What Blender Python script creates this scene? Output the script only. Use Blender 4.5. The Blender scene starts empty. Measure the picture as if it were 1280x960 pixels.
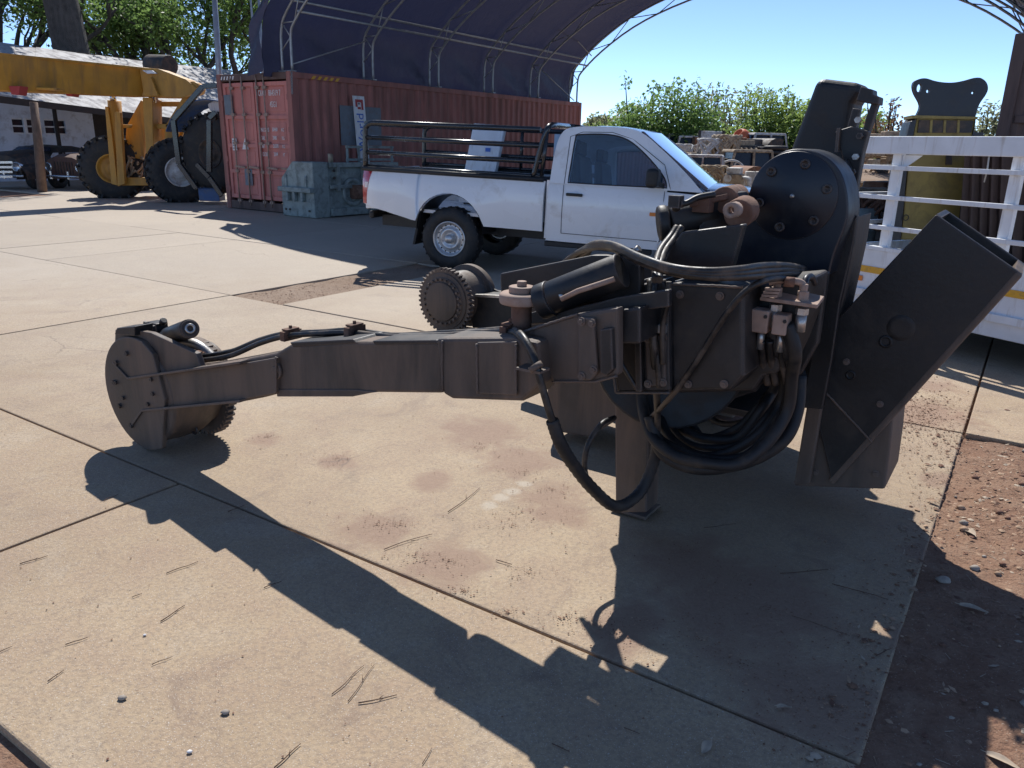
import bpy, bmesh, math, random
from mathutils import Vector, Matrix
random.seed(7)
sc = bpy.context.scene
COL = sc.collection
V = Vector
# ------------------------------------------------------------------ camera
F_PX, CAM_H, HOR_Y, ROLL = 961.0, 1.55, 180.0, 0.02
PITCH = math.atan((480 - HOR_Y) / F_PX)
cp, sp = math.cos(PITCH), math.sin(PITCH)
cam_data = bpy.data.cameras.new('camera')
cam = bpy.data.objects.new('camera', cam_data); COL.objects.link(cam)
cam_data.sensor_width = 36.0
cam_data.lens = F_PX / 1280 * 36.0
cam_data.clip_start = 0.05; cam_data.clip_end = 3000
cam.matrix_world = (Matrix.Translation((0, 0, CAM_H)) @ Matrix.Rotation(math.pi/2 - PITCH, 4, 'X')
                    @ Matrix.Rotation(ROLL, 4, 'Z'))
sc.camera = cam
# ------------------------------------------------------------------ sky, sun, exposure
SUN_AZ, SUN_EL = math.radians(-4.0), math.radians(49.5)      # azimuth right of the view direction
world = bpy.data.worlds.new('World'); sc.world = world; world.use_nodes = True
wn = world.node_tree; wn.nodes.clear()
sky = wn.nodes.new('ShaderNodeTexSky'); sky.sky_type = 'NISHITA'; sky.sun_disc = False
sky.sun_elevation = SUN_EL; sky.sun_rotation = SUN_AZ
sky.air_density = 1.0; sky.dust_density = 0.0; sky.ozone_density = 2.2; sky.altitude = 7000
bg = wn.nodes.new('ShaderNodeBackground'); bg.inputs['Strength'].default_value = 0.11
wo = wn.nodes.new('ShaderNodeOutputWorld')
wn.links.new(sky.outputs[0], bg.inputs[0]); wn.links.new(bg.outputs[0], wo.inputs[0])
sund = bpy.data.lights.new('sun', 'SUN'); sund.energy = 2.85; sund.angle = math.radians(0.53)
sund.color = (1.0, 0.97, 0.92)
sun = bpy.data.objects.new('sun', sund); COL.objects.link(sun)
sdir = V((math.sin(SUN_AZ)*math.cos(SUN_EL), math.cos(SUN_AZ)*math.cos(SUN_EL), math.sin(SUN_EL)))
sun.rotation_euler = (-sdir).to_track_quat('-Z', 'Y').to_euler()
sun.location = (0, 0, 30)
sc.view_settings.view_transform = 'Standard'; sc.view_settings.look = 'None'
sc.view_settings.exposure = 0.95; sc.view_settings.gamma = 1.0
sc.view_settings.use_curve_mapping = False
sc.cycles.max_bounces = 6; sc.cycles.transparent_max_bounces = 8

# ------------------------------------------------------------------ geometry helpers
def ray(x, y):
    a0 = (x - 640) / F_PX; b0 = (480 - y) / F_PX
    a = a0 - ROLL * b0; b = b0 + ROLL * a0
    return V((a, cp + b * sp, -sp + b * cp))
EYE = V((0, 0, CAM_H))
def G(x, y, z=0.0):                       # point of the plane at height z
    r = ray(x, y); return EYE + r * ((z - CAM_H) / r.z)
def P(x, y, Y):                           # point at distance Y ahead
    r = ray(x, y); return EYE + r * (Y / r.y)
YAW = math.radians(33.5)                  # the yard's own axes: slabs, containers and machine share them
U = V((math.sin(YAW), math.cos(YAW), 0)); W_ = V((U.y, -U.x, 0)); Z = V((0, 0, 1))
def S(x, y, s):                           # point of the upright plane at yard coordinate s
    r = ray(x, y); return EYE + r * ((s - EYE.dot(U)) / r.dot(U))
def TS(t, s, z=0.0): return W_ * t + U * s + Z * z
def ground(p, z=0.0): return V((p.x, p.y, z))

def cr(pts, n=8):                         # smooth curve through points
    pts = [V(p) for p in pts]
    if len(pts) < 3: return pts
    q = [pts[0]*2 - pts[1]] + pts + [pts[-1]*2 - pts[-2]]
    out = []
    for i in range(1, len(q) - 2):
        a, b, c, d = q[i-1:i+3]
        for k in range(n):
            t = k / n
            out.append(0.5*((2*b) + (c - a)*t + (2*a - 5*b + 4*c - d)*t*t + (3*b - a - 3*c + d)*t**3))
    out.append(pts[-1]); return out

ORG = {}
class MB:
    def __init__(self, T=None): self.v = []; self.f = []; self.sm = []; self.mi = []; self.T = T; self.m = 0
    def add(self, vs, fs, smooth=False):
        n = len(self.v)
        for p in vs:
            p = V(p); self.v.append(self.T @ p if self.T else p)
        for f in fs: self.f.append([i + n for i in f]); self.sm.append(smooth); self.mi.append(self.m)
        return self
    def box(self, c, size, ax=None):
        c = V(c); a = ax or (V((1,0,0)), V((0,1,0)), V((0,0,1)))
        h = [a[i] * (size[i] / 2) for i in range(3)]
        vs = [c + h[0]*x + h[1]*y + h[2]*z for z in (-1,1) for y in (-1,1) for x in (-1,1)]
        return self.add(vs, [(0,2,3,1),(4,5,7,6),(0,1,5,4),(2,6,7,3),(0,4,6,2),(1,3,7,5)])
    def beam(self, p0, p1, w, h, up=Z):
        p0, p1 = V(p0), V(p1); d = p1 - p0; L = d.length; d.normalize()
        x = d.cross(up)
        if x.length < 1e-4: x = d.cross(V((1,0,0)))
        x.normalize(); y = x.cross(d).normalized()
        return self.box((p0+p1)/2, (L, w, h), (d, x, y))
    def prism(self, poly, ext, smooth=False):
        poly = [V(p) for p in poly]; n = len(poly); ext = V(ext)
        fs = [list(range(n)), list(range(2*n-1, n-1, -1))]
        self.add(poly + [p + ext for p in poly], fs)
        k = len(self.v) - 2*n
        for i in range(n):
            j = (i+1) % n; self.f.append([k+i, k+n+i, k+n+j, k+j]); self.sm.append(smooth); self.mi.append(self.m)
        return self
    def tube(self, path, r, n=8, closed=False, smooth=True):
        path = [V(p) for p in path]; m = len(path)
        rs = r if isinstance(r, (list, tuple)) else [r]*m
        tang = []
        for i in range(m):
            a = path[(i-1) % m] if (closed or i) else path[0]; b = path[(i+1) % m] if (closed or i < m-1) else path[-1]
            tang.append((b - a).normalized() if (b-a).length > 1e-9 else Z.copy())
        x = tang[0].cross(Z)
        if x.length < 1e-3: x = tang[0].cross(V((1,0,0)))
        x.normalize(); vs = []
        for i in range(m):
            x = x - tang[i]*x.dot(tang[i])
            if x.length < 1e-6: x = tang[i].orthogonal()
            x.normalize(); y = tang[i].cross(x)
            for k in range(n):
                a = 2*math.pi*k/n; vs.append(path[i] + (x*math.cos(a) + y*math.sin(a))*rs[i])
        fs = []
        for i in range(m if closed else m-1):
            j = (i+1) % m
            for k in range(n):
                l = (k+1) % n; fs.append((i*n+k, i*n+l, j*n+l, j*n+k))
        self.add(vs, fs, smooth)
        if not closed:
            q = len(self.v) - m*n
            self.f += [[q+k for k in range(n)][::-1], [q+(m-1)*n+k for k in range(n)]]; self.sm += [False, False]; self.mi += [self.m]*2
        return self
    def cyl(self, p0, p1, r0, r1=None, n=16, smooth=True):
        return self.tube([p0, p1], [r0, r0 if r1 is None else r1], n, False, smooth)
    def lathe(self, prof, o, axis, n=32, closed=False, smooth=True):   # prof: (radius, distance along axis)
        o, axis = V(o), V(axis).normalized(); x = axis.cross(Z)
        if x.length < 1e-3: x = axis.cross(V((1,0,0)))
        x.normalize(); y = axis.cross(x); vs = []; m = len(prof)
        for r, h in prof:
            for k in range(n):
                a = 2*math.pi*k/n; vs.append(o + axis*h + (x*math.cos(a)+y*math.sin(a))*max(r, 1e-4))
        fs = []
        for i in range(m if closed else m-1):
            j = (i+1) % m
            for k in range(n): l = (k+1) % n; fs.append((i*n+k, i*n+l, j*n+l, j*n+k))
        return self.add(vs, fs, smooth)
    def grid(self, rows, smooth=True):
        n = len(rows[0]); vs = [p for r in rows for p in r]
        return self.add(vs, [(i*n+k, i*n+k+1, (i+1)*n+k+1, (i+1)*n+k) for i in range(len(rows)-1) for k in range(n-1)], smooth)
    def shell(self, rows, ext, smooth=True):          # a sheet with thickness
        ext = V(ext); self.grid(rows, smooth); self.grid([[V(p)+ext for p in r] for r in rows], smooth)
        edge = [r[0] for r in rows]; self.grid([edge, [V(p)+ext for p in edge]], False)
        edge = [r[-1] for r in rows]; self.grid([edge, [V(p)+ext for p in edge]], False)
        for e in (rows[0], rows[-1]): self.grid([e, [V(p)+ext for p in e]], False)
        return self
    def build(self, name, mat, parent=None, bevel=0.0, seg=2, fix=True):
        me = bpy.data.meshes.new(name); o = bpy.data.objects.new(name, me)
        org = ORG.get(parent.name, V((0,0,0))) if parent else None
        if org is None:
            lo = [min(p[i] for p in self.v) for i in range(3)]; hi = [max(p[i] for p in self.v) for i in range(3)]
            org = V(((lo[0]+hi[0])/2, (lo[1]+hi[1])/2, lo[2])); o.location = org
        me.from_pydata([tuple(p - org) for p in self.v], [], self.f)
        me.polygons.foreach_set('use_smooth', self.sm)
        for m in (mat if isinstance(mat, (list, tuple)) else [mat]): me.materials.append(m)
        me.polygons.foreach_set('material_index', self.mi)
        if fix:
            b = bmesh.new(); b.from_mesh(me); bmesh.ops.recalc_face_normals(b, faces=b.faces); b.to_mesh(me); b.free()
        COL.objects.link(o)
        if parent: o.parent = parent
        ORG[o.name] = org
        if bevel:
            md = o.modifiers.new('bevel', 'BEVEL'); md.width = bevel; md.segments = seg; md.limit_method = 'ANGLE'; md.angle_limit = 0.7
        return o
def tag(o, label=None, cat=None, group=None, kind=None):
    if label: o['label'] = label
    if cat: o['category'] = cat
    if group: o['group'] = group
    if kind or cat: o['kind'] = kind or 'thing'
    return o
def thing(name, label, cat, loc, group=None):
    o = bpy.data.objects.new(name, None); COL.objects.link(o); o.location = loc; o.empty_display_size = .2
    ORG[o.name] = V(loc); return tag(o, label, cat, group)
def copy_thing(o, delta, parent=None):
    c = o.copy(); COL.objects.link(c)
    if parent: c.parent = parent
    else: c.location = o.location + V(delta)
    ORG[c.name] = ORG[o.name]
    for ch in list(o.children): copy_thing(ch, delta, c)
    return c
def text_mb(body, size, o, xdir, ydir, depth=.004, name='lettering', mat=None, parent=None, align='LEFT', sx=1.0):
    cu = bpy.data.curves.new('t', 'FONT'); cu.body = body; cu.size = size; cu.extrude = depth; cu.resolution_u = 2
    cu.align_x = align
    t = bpy.data.objects.new('t', cu); COL.objects.link(t)
    me = bpy.data.meshes.new_from_object(t.evaluated_get(bpy.context.evaluated_depsgraph_get()))
    mb = MB(); xd, yd = V(xdir).normalized(), V(ydir).normalized(); zd = xd.cross(yd)
    mb.add([V(o) + xd*v.co.x*sx + yd*v.co.y + zd*v.co.z for v in me.vertices], [list(p.vertices) for p in me.polygons])
    bpy.data.objects.remove(t); bpy.data.meshes.remove(me); bpy.data.curves.remove(cu)
    return mb.build(name, mat, parent, fix=False)

# ------------------------------------------------------------------ materials
def nd(t, typ, **kw):
    n = t.nodes.new(typ)
    for k, v in kw.items(): setattr(n, k, v)
    return n
def noise(t, co, scale, detail=4, rough=.55, dist=0.0):
    n = nd(t, 'ShaderNodeTexNoise'); n.inputs['Scale'].default_value = scale; n.inputs['Detail'].default_value = detail
    n.inputs['Roughness'].default_value = rough; n.inputs['Distortion'].default_value = dist
    t.links.new(co, n.inputs['Vector']); return n.outputs['Fac']
def ramp(t, fac, a, b, ca=(0,0,0,1), cb=(1,1,1,1)):
    r = nd(t, 'ShaderNodeValToRGB'); r.color_ramp.elements[0].position = a; r.color_ramp.elements[1].position = b
    r.color_ramp.elements[0].color = ca; r.color_ramp.elements[1].color = cb
    t.links.new(fac, r.inputs[0]); return r.outputs[0]
def mixc(t, fac, a, b):
    m = nd(t, 'ShaderNodeMix', data_type='RGBA')
    if isinstance(fac, (int, float)): m.inputs[0].default_value = fac
    else: t.links.new(fac, m.inputs[0])
    for i, c in ((6, a), (7, b)):
        if isinstance(c, (tuple, list)): m.inputs[i].default_value = tuple(c[:3]) + (1,)
        else: t.links.new(c, m.inputs[i])
    return m.outputs[2]
def math_(t, op, a, b=None):
    m = nd(t, 'ShaderNodeMath', operation=op)
    for i, c in ((0, a), (1, b)):
        if c is None: continue
        if isinstance(c, (int, float)): m.inputs[i].default_value = c
        else: t.links.new(c, m.inputs[i])
    return m.outputs[0]
def base_mat(name):
    m = bpy.data.materials.new(name); m.use_nodes = True; t = m.node_tree
    return m, t, t.nodes['Principled BSDF']
def bumpn(t, h, strength, dist, bs):
    b = nd(t, 'ShaderNodeBump'); b.inputs['Strength'].default_value = strength; b.inputs['Distance'].default_value = dist
    t.links.new(h, b.inputs['Height']); t.links.new(b.outputs[0], bs.inputs['Normal'])
def wear(t, c, r, amt, tc):
    bv = nd(t, 'ShaderNodeBevel'); bv.samples = 3; bv.inputs['Radius'].default_value = .009
    gm = nd(t, 'ShaderNodeNewGeometry'); dp = nd(t, 'ShaderNodeVectorMath', operation='DOT_PRODUCT'); t.links.new(bv.outputs[0], dp.inputs[0]); t.links.new(gm.outputs['Normal'], dp.inputs[1])
    e = ramp(t, math_(t, 'ADD', dp.outputs['Value'], math_(t, 'MULTIPLY', math_(t, 'SUBTRACT', noise(t, tc, 22, 6, .7), .5), .14)), .86, .965, (1,1,1,1), (0,0,0,1))
    sc1 = ramp(t, noise(t, tc, 11, 10, .8, 1.5), .655, .70); e = math_(t, 'MAXIMUM', e, math_(t, 'MULTIPLY', sc1, .8))
    return mixc(t, math_(t, 'MULTIPLY', e, amt), c, mixc(t, noise(t, tc, 9, 3), (.16, .075, .045), (.30, .27, .25)))
def pm(name, col, rough=.55, metal=0.0, var=.25, scale=4.0, dirt=None, amt=.5, dscale=6.0, bump=.25, bscale=60.0, bdist=.004, spec=.5, coat=0.0, streak=False, worn=0):
    m, t, bs = base_mat(name)
    tc = nd(t, 'ShaderNodeTexCoord').outputs['Object']
    if streak:
        mp = nd(t, 'ShaderNodeMapping'); mp.inputs['Scale'].default_value = (1, 1, .12); t.links.new(tc, mp.inputs[0]); dco = mp.outputs[0]
    else: dco = tc
    n1 = noise(t, tc, scale, 5)
    c = mixc(t, ramp(t, n1, .3, .7), tuple(x*(1-var) for x in col), tuple(min(1, x*(1+var)) for x in col))
    r = math_(t, 'MULTIPLY_ADD', n1, .25); r.node.inputs[2].default_value = rough - .12
    if dirt:
        n2 = noise(t, dco, dscale, 7, .65, .4)
        d = ramp(t, n2, .62 - .34*amt, .74 - .2*amt)
        d = math_(t, 'MULTIPLY', d, min(1.0, .45 + amt*.6))
        c = mixc(t, d, c, dirt)
        r = math_(t, 'ADD', r, math_(t, 'MULTIPLY', d, .25))
    if worn: c = wear(t, c, r, worn, tc)
    t.links.new(c, bs.inputs['Base Color']); t.links.new(r, bs.inputs['Roughness'])
    bs.inputs['Metallic'].default_value = metal; bs.inputs['Specular IOR Level'].default_value = spec
    bs.inputs['Coat Weight'].default_value = coat; bs.inputs['Coat Roughness'].default_value = .08
    if bump: bumpn(t, noise(t, tc, bscale, 3), bump, bdist, bs)
    return m
DUST = (.30, .20, .135)
M = {}
M['steel'] = pm('black_painted_steel', (.013, .013, .014), .48, 0, .35, 5, (.06, .046, .035), .4, 5, .3, 50, .003, spec=.5, worn=.6)
M['steel_dusty_bounce'] = pm('dusty_bounce_lit_steel', (.062, .050, .042), .55, 0, .3, 5, (.18, .125, .09), .62, 4, .45, 45, .004, worn=.6, streak=True)  # dust on black paint; brown bounce off the ground is put into the colour too
M['steel_blue'] = pm('blue_black_paint', (.009, .013, .022), .40, 0, .3, 4, (.04, .038, .036), .3, 6, .2, 40, .002, worn=.5)
M['rust'] = pm('rusty_steel', (.13, .065, .042), .8, 0, .4, 9, (.26, .15, .10), .5, 12, .5, 80, .003)
M['rust_pale'] = pm('pale_rusty_steel', (.30, .20, .15), .7, 0, .25, 12, (.42, .31, .25), .5, 15, .4, 80, .002)
M['bright'] = pm('worn_bright_steel', (.45, .44, .42), .35, .8, .2, 12, (.25, .2, .15), .4, 14, .2, 80)
M['rubber'] = pm('black_rubber', (.014, .014, .015), .6, 0, .3, 8, (.07, .055, .042), .4, 9, .3, 70, .002)
M['hose'] = pm('hydraulic_hose_rubber', (.014, .014, .015), .45, 0, .3, 12, (.13, .095, .068), .5, 12, .3, 160, .002)
M['truck_white'] = pm('white_truck_paint', (.80, .81, .82), .28, 0, .03, 2, (.50, .45, .38), .15, 3, 0, coat=.6, spec=.5)
M['white'] = pm('white_paint', (.74, .75, .77), .45, 0, .08, 5, (.42, .35, .28), .26, 14, .15, 60, .002, streak=True)
M['blackpipe'] = pm('black_pipe_paint', (.014, .015, .018), .25, 0, .2, 5, (.06, .05, .045), .2, 8, .05, coat=.4)
M['plastic'] = pm('black_plastic', (.012, .012, .013), .5, 0, .2, 8, (.06, .05, .045), .3, 8, .1)
M['rim'] = pm('silver_rim', (.55, .55, .55), .35, .7, .12, 6, (.25, .2, .16), .3, 10, .1)
M['red_cont'] = pm('weathered_red_container', (.36, .135, .11), .6, 0, .2, 1.5, (.20, .10, .08), .5, 5, .15, 30, .003, streak=True)
M['red_door'] = pm('faded_red_door', (.56, .20, .165), .55, 0, .14, 2, (.38, .155, .13), .40, 5, .15, 30, .003, streak=True)
M['brown_cont'] = pm('dark_brown_container', (.12, .07, .056), .6, 0, .2, 1.5, (.05, .033, .03), .5, 4, .15, 30, .003, streak=True)
M['decal'] = pm('white_decal', (.72, .70, .68), .6, 0, .1, 20, (.42, .2, .17), .3, 30, 0)
M['galv'] = pm('galvanised_pipe', (.34, .345, .35), .4, .5, .15, 8, (.3, .28, .26), .3, 9, .1)
M['yellow'] = pm('yellow_machine_paint', (.50, .25, .035), .5, 0, .14, 3, (.30, .16, .05), .42, 5, .15, 40, .002, streak=True)
M['yellow_shaded'] = pm('shaded_yellow_paint', (.27, .20, .055), .6, 0, .15, 4, (.15, .11, .05), .45, 6, .15)  # yellow darkened: shade on the column is put into the paint colour
M['greygreen'] = pm('grey_green_casting', (.28, .32, .30), .6, 0, .16, 4, (.12, .13, .12), .45, 6, .25, 40)
M['bluepaint'] = pm('blue_tractor_paint', (.05, .10, .22), .5, 0, .2, 4, (.16, .15, .14), .4, 6, .15)
M['wallwhite'] = pm('limewashed_wall', (.66, .70, .78), .85, 0, .08, 2, (.32, .30, .30), .35, 3, .3, 30)
M['roofsheet'] = pm('zinc_roof_sheet', (.34, .335, .34), .7, 0, .14, 1.5, (.22, .19, .17), .5, 3, .1)
M['wood'] = pm('weathered_wood', (.20, .13, .09), .8, 0, .3, 6, (.10, .07, .05), .5, 9, .5, 60, .005, streak=True)
M['dark'] = pm('dark_timber', (.035, .028, .025), .85, 0, .3, 4, (.07, .05, .04), .4, 6, .2)  # one even dark brown timber
M['oldcar'] = pm('rusted_maroon_body', (.10, .05, .038), .7, 0, .25, 5, (.16, .10, .07), .5, 6, .25)
M['chrome'] = pm('dull_chrome', (.6, .6, .6), .2, .9, .05, 8)
M['orange'] = pm('orange_reflector', (.75, .22, .03), .3, 0, .05, 30)
M['amber'] = pm('amber_tape', (.70, .36, .02), .4, 0, .08, 30, (.4, .25, .08), .3, 20)
M['tailred'] = pm('red_lamp_lens', (.42, .012, .02), .12, 0, .1, 12, coat=.8)
M['tailclear'] = pm('clear_lamp_lens', (.55, .35, .33), .15, 0, .1, 12, coat=.8)
M['blueprint'] = pm('blue_print', (.05, .16, .55), .6, 0, .05, 20)
M['redprint'] = pm('red_print', (.40, .05, .05), .6, 0, .05, 20)
M['greypatch'] = pm('grey_touch_up_paint', (.16, .19, .22), .65, 0, .12, 6, (.2, .12, .1), .3, 8)
M['scrap_white'] = pm('dirty_white_scrap', (.55, .54, .52), .6, 0, .15, 5, (.25, .17, .12), .5, 6, .2)
M['scrap_rust'] = pm('rusted_scrap', (.20, .09, .05), .8, 0, .4, 6, (.33, .22, .15), .45, 7, .4)
M['scrap_tan'] = pm('tan_scrap', (.40, .31, .21), .8, 0, .3, 6, (.2, .13, .09), .5, 7, .4)
M['scrap_dark'] = pm('dark_greasy_scrap', (.03, .028, .026), .6, 0, .4, 6, (.14, .09, .06), .5, 7, .4)
M['scrap_orange'] = pm('orange_machine_paint', (.62, .13, .04), .5, 0, .15, 5, (.3, .14, .08), .3, 7, .1)
M['scrap_blue'] = pm('blue_drum_paint', (.06, .22, .45), .5, 0, .15, 5, (.2, .18, .15), .3, 7, .1)
M['brick'] = pm('brown_steel_panel', (.06, .036, .03), .75, 0, .25, 3, (.1, .07, .055), .4, 5, .2)

def glass_mat(name, col):
    m, t, bs = base_mat(name)
    bs.inputs['Base Color'].default_value = col + (1,); bs.inputs['Roughness'].default_value = .03
    bs.inputs['Transmission Weight'].default_value = .85; bs.inputs['IOR'].default_value = 1.45
    return m
M['glass'] = glass_mat('sky_blue_window_glass', (.30, .45, .62))  # the blue is the sky's reflection put into the glass colour
M['glassdark'] = pm('dark_window_glass', (.015, .02, .035), .25, 0, .1, 3, spec=.3)

def tarp_mat():
    m, t, bs = base_mat('navy_tarpaulin')
    tc = nd(t, 'ShaderNodeTexCoord').outputs['Object']
    n1 = noise(t, tc, 1.2, 5)
    c = mixc(t, n1, (.012, .014, .030), (.026, .029, .055))
    n2 = noise(t, tc, 5, 6); c = mixc(t, math_(t, 'MULTIPLY', ramp(t, n2, .5, .75), .35), c, (.06, .058, .065))
    t.links.new(c, bs.inputs['Base Color']); bs.inputs['Roughness'].default_value = .55
    tr = nd(t, 'ShaderNodeBsdfTranslucent'); tr.inputs[0].default_value = (.03, .036, .085, 1)
    mx = nd(t, 'ShaderNodeMixShader'); mx.inputs[0].default_value = .22
    t.links.new(bs.outputs[0], mx.inputs[1]); t.links.new(tr.outputs[0], mx.inputs[2])
    t.links.new(mx.outputs[0], t.nodes['Material Output'].inputs[0])
    bumpn(t, noise(t, tc, 3.5, 4, .6, .6), .5, .06, bs); return m
M['tarp'] = tarp_mat()
def leaf_mat(name, c1, c2, tr=.4):
    m, t, bs = base_mat(name)
    g = nd(t, 'ShaderNodeNewGeometry')
    tc = nd(t, 'ShaderNodeTexCoord').outputs['Object']
    f = math_(t, 'ADD', math_(t, 'MULTIPLY', g.outputs['Random Per Island'], .6), math_(t, 'MULTIPLY', noise(t, tc, .7, 2), .4))
    c = mixc(t, f, c1, c2)
    t.links.new(c, bs.inputs['Base Color']); bs.inputs['Roughness'].default_value = .5; bs.inputs['Specular IOR Level'].default_value = .35
    trn = nd(t, 'ShaderNodeBsdfTranslucent'); t.links.new(mixc(t, .5, c, tuple(min(1, x*2.0) for x in c2)), trn.inputs[0])
    mx = nd(t, 'ShaderNodeMixShader'); mx.inputs[0].default_value = tr
    t.links.new(bs.outputs[0], mx.inputs[1]); t.links.new(trn.outputs[0], mx.inputs[2])
    t.links.new(mx.outputs[0], t.nodes['Material Output'].inputs[0]); return m
M['leaf_dark'] = leaf_mat('dark_green_leaves', (.020, .045, .016), (.06, .12, .03))
M['leaf_mid'] = leaf_mat('mid_green_leaves', (.05, .10, .028), (.17, .26, .075), .5)  # lightened: haze over the far trees is put into the leaf colour
M['leaf_pale'] = leaf_mat('pale_green_leaves', (.09, .14, .035), (.24, .32, .09), .55)  # pale green raised further in place of distant haze
M['leaf_dry'] = leaf_mat('dry_reddish_leaves', (.10, .05, .035), (.22, .14, .08), .3)
M['leaf_olive'] = leaf_mat('olive_leaves', (.11, .13, .07), (.26, .27, .15), .5)
M['bark'] = pm('grey_bark', (.06, .052, .046), .9, 0, .4, 5, (.10, .09, .08), .5, 8, .8, 25, .03, streak=True)
M['litter1'] = pm('dry_leaf_tan', (.38, .25, .16), .8, 0, .3, 30, bump=0)
M['litter2'] = pm('dry_leaf_brown', (.20, .105, .06), .8, 0, .3, 30, bump=0)
M['litter3'] = pm('dry_leaf_pale', (.43, .34, .25), .8, 0, .2, 30, bump=0)
M['clod'] = pm('reddish_soil_crumbs', (.17, .085, .055), .9, 0, .3, 40, bump=0)
M['stone'] = pm('small_grey_stone', (.33, .28, .23), .8, 0, .3, 30, bump=.3)
M['twig'] = pm('dry_twig_bark', (.11, .062, .04), .85, 0, .3, 30, bump=0)

def concrete_mat():
    m, t, bs = base_mat('dusty_yard_concrete')
    g = nd(t, 'ShaderNodeNewGeometry').outputs['Position']; oi = nd(t, 'ShaderNodeObjectInfo').outputs['Random']
    big = noise(t, g, .55, 6, .6, .3); mid = noise(t, g, 3.2, 7, .65, .5); fine = noise(t, g, 70, 4, .7); spk = noise(t, g, 240, 2, .6)
    c = mixc(t, ramp(t, big, .36, .62), (.37, .258, .150), (.51, .375, .228))
    c = mixc(t, math_(t, 'MULTIPLY', ramp(t, mid, .44, .70), .6), c, (.34, .215, .14))           # reddish dust
    c = mixc(t, math_(t, 'MULTIPLY', ramp(t, mid, .28, .44, (1,1,1,1), (0,0,0,1)), .4), c, (.48, .40, .31))
    c = mixc(t, math_(t, 'MULTIPLY', ramp(t, fine, .44, .66), .6), c, (.20, .145, .105))
    st = noise(t, g, 2.1, 9, .78, 1.4)
    c = mixc(t, math_(t, 'MULTIPLY', ramp(t, st, .54, .64), .55), c, (.20, .13, .09))              # stains
    c = mixc(t, ramp(t, spk, .63, .67), c, (.60, .54, .46)); c = mixc(t, math_(t, 'MULTIPLY', ramp(t, spk, .30, .34, (1,1,1,1), (0,0,0,1)), .7), c, (.14, .11, .09))
    def spot(px, py, r):
        q = G(px, py); dn = nd(t, 'ShaderNodeVectorMath', operation='DISTANCE'); t.links.new(g, dn.inputs[0]); dn.inputs[1].default_value = q
        v_ = math_(t, 'SUBTRACT', 1.0, math_(t, 'DIVIDE', dn.outputs['Value'], r)); return ramp(t, math_(t, 'ADD', math_(t, 'MULTIPLY', v_, .8), math_(t, 'MULTIPLY', math_(t, 'SUBTRACT', mid2, .5), 1.5)), .12, .50)
    mid2 = noise(t, g, 7, 8, .72, .6); msk = None
    for sx_, sy_, r_ in ((775,790,.20),(800,770,.16),(650,575,.30),(470,660,.25),(560,705,.26),(425,575,.16),(690,620,.22),(930,750,.50),(1010,865,.35),(860,700,.30),(600,540,.35),(330,548,.14),(1150,515,.45),(1175,600,.16),(1160,480,.3),(1160,690,.14),(1135,800,.13),(1110,900,.10),(700,640,.2),(540,600,.16)):
        m_ = spot(sx_, sy_, r_); msk = m_ if msk is None else math_(t, 'MAXIMUM', msk, m_)
    c = mixc(t, math_(t, 'MULTIPLY', msk, .72), c, mixc(t, ramp(t, fine, .4, .65), (.20, .098, .062), (.33, .19, .125)))
    pmk = None
    for sx_, sy_ in ((612,630),(626,621),(640,613),(655,604)):
        m_ = spot(sx_, sy_, .055); pmk = m_ if pmk is None else math_(t, 'MAXIMUM', pmk, m_)
    c = mixc(t, math_(t, 'MULTIPLY', pmk, .7), c, (.56, .49, .39))
    oil = ramp(t, noise(t, g, .9, 9, .8, .8), .60, .70); c = mixc(t, math_(t, 'MULTIPLY', oil, .45), c, (.13, .10, .08))
    # far part of the yard: bare aggregate, paled by grazing sun sheen put into the colour
    sx = nd(t, 'ShaderNodeSeparateXYZ'); t.links.new(g, sx.inputs[0])
    far = nd(t, 'ShaderNodeMapRange'); far.inputs[1].default_value = 4.5; far.inputs[2].default_value = 9.5; t.links.new(math_(t, 'ADD', sx.outputs[1], math_(t, 'MULTIPLY', math_(t, 'SUBTRACT', big, .5), 6)), far.inputs[0])
    c = mixc(t, math_(t, 'MULTIPLY', far.outputs[0], .7), c, mixc(t, ramp(t, fine, .35, .7), (.52, .46, .385), (.35, .305, .25)))
    c = mixc(t, math_(t, 'MULTIPLY', oi, .3), c, (.28, .225, .17))
    # hairline cracks
    vo = nd(t, 'ShaderNodeTexVoronoi', feature='DISTANCE_TO_EDGE'); vo.inputs['Scale'].default_value = .42
    wv = nd(t, 'ShaderNodeVectorMath', operation='ADD'); t.links.new(g, wv.inputs[0])
    nz = nd(t, 'ShaderNodeTexNoise'); nz.inputs['Scale'].default_value = 2.2; nz.inputs['Detail'].default_value = 6; t.links.new(g, nz.inputs['Vector'])
    sc_ = nd(t, 'ShaderNodeVectorMath', operation='SCALE'); sc_.inputs['Scale'].default_value = .5; t.links.new(nz.outputs['Color'], sc_.inputs[0])
    t.links.new(sc_.outputs[0], wv.inputs[1]); t.links.new(wv.outputs[0], vo.inputs['Vector'])
    cr_ = ramp(t, vo.outputs['Distance'], .0008, .0035, (1,1,1,1), (0,0,0,1))
    c = mixc(t, math_(t, 'MULTIPLY', math_(t, 'MULTIPLY', cr_, ramp(t, big, .5, .56)), .55), c, (.13, .095, .075))
    t.links.new(c, bs.inputs['Base Color']); bs.inputs['Roughness'].default_value = .72; bs.inputs['Specular IOR Level'].default_value = .42
    h = math_(t, 'ADD', math_(t, 'MULTIPLY', mid, .5), math_(t, 'ADD', math_(t, 'MULTIPLY', fine, .35), math_(t, 'MULTIPLY', spk, .12)))
    bumpn(t, h, .8, .014, bs); return m
M['concrete'] = concrete_mat()
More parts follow.
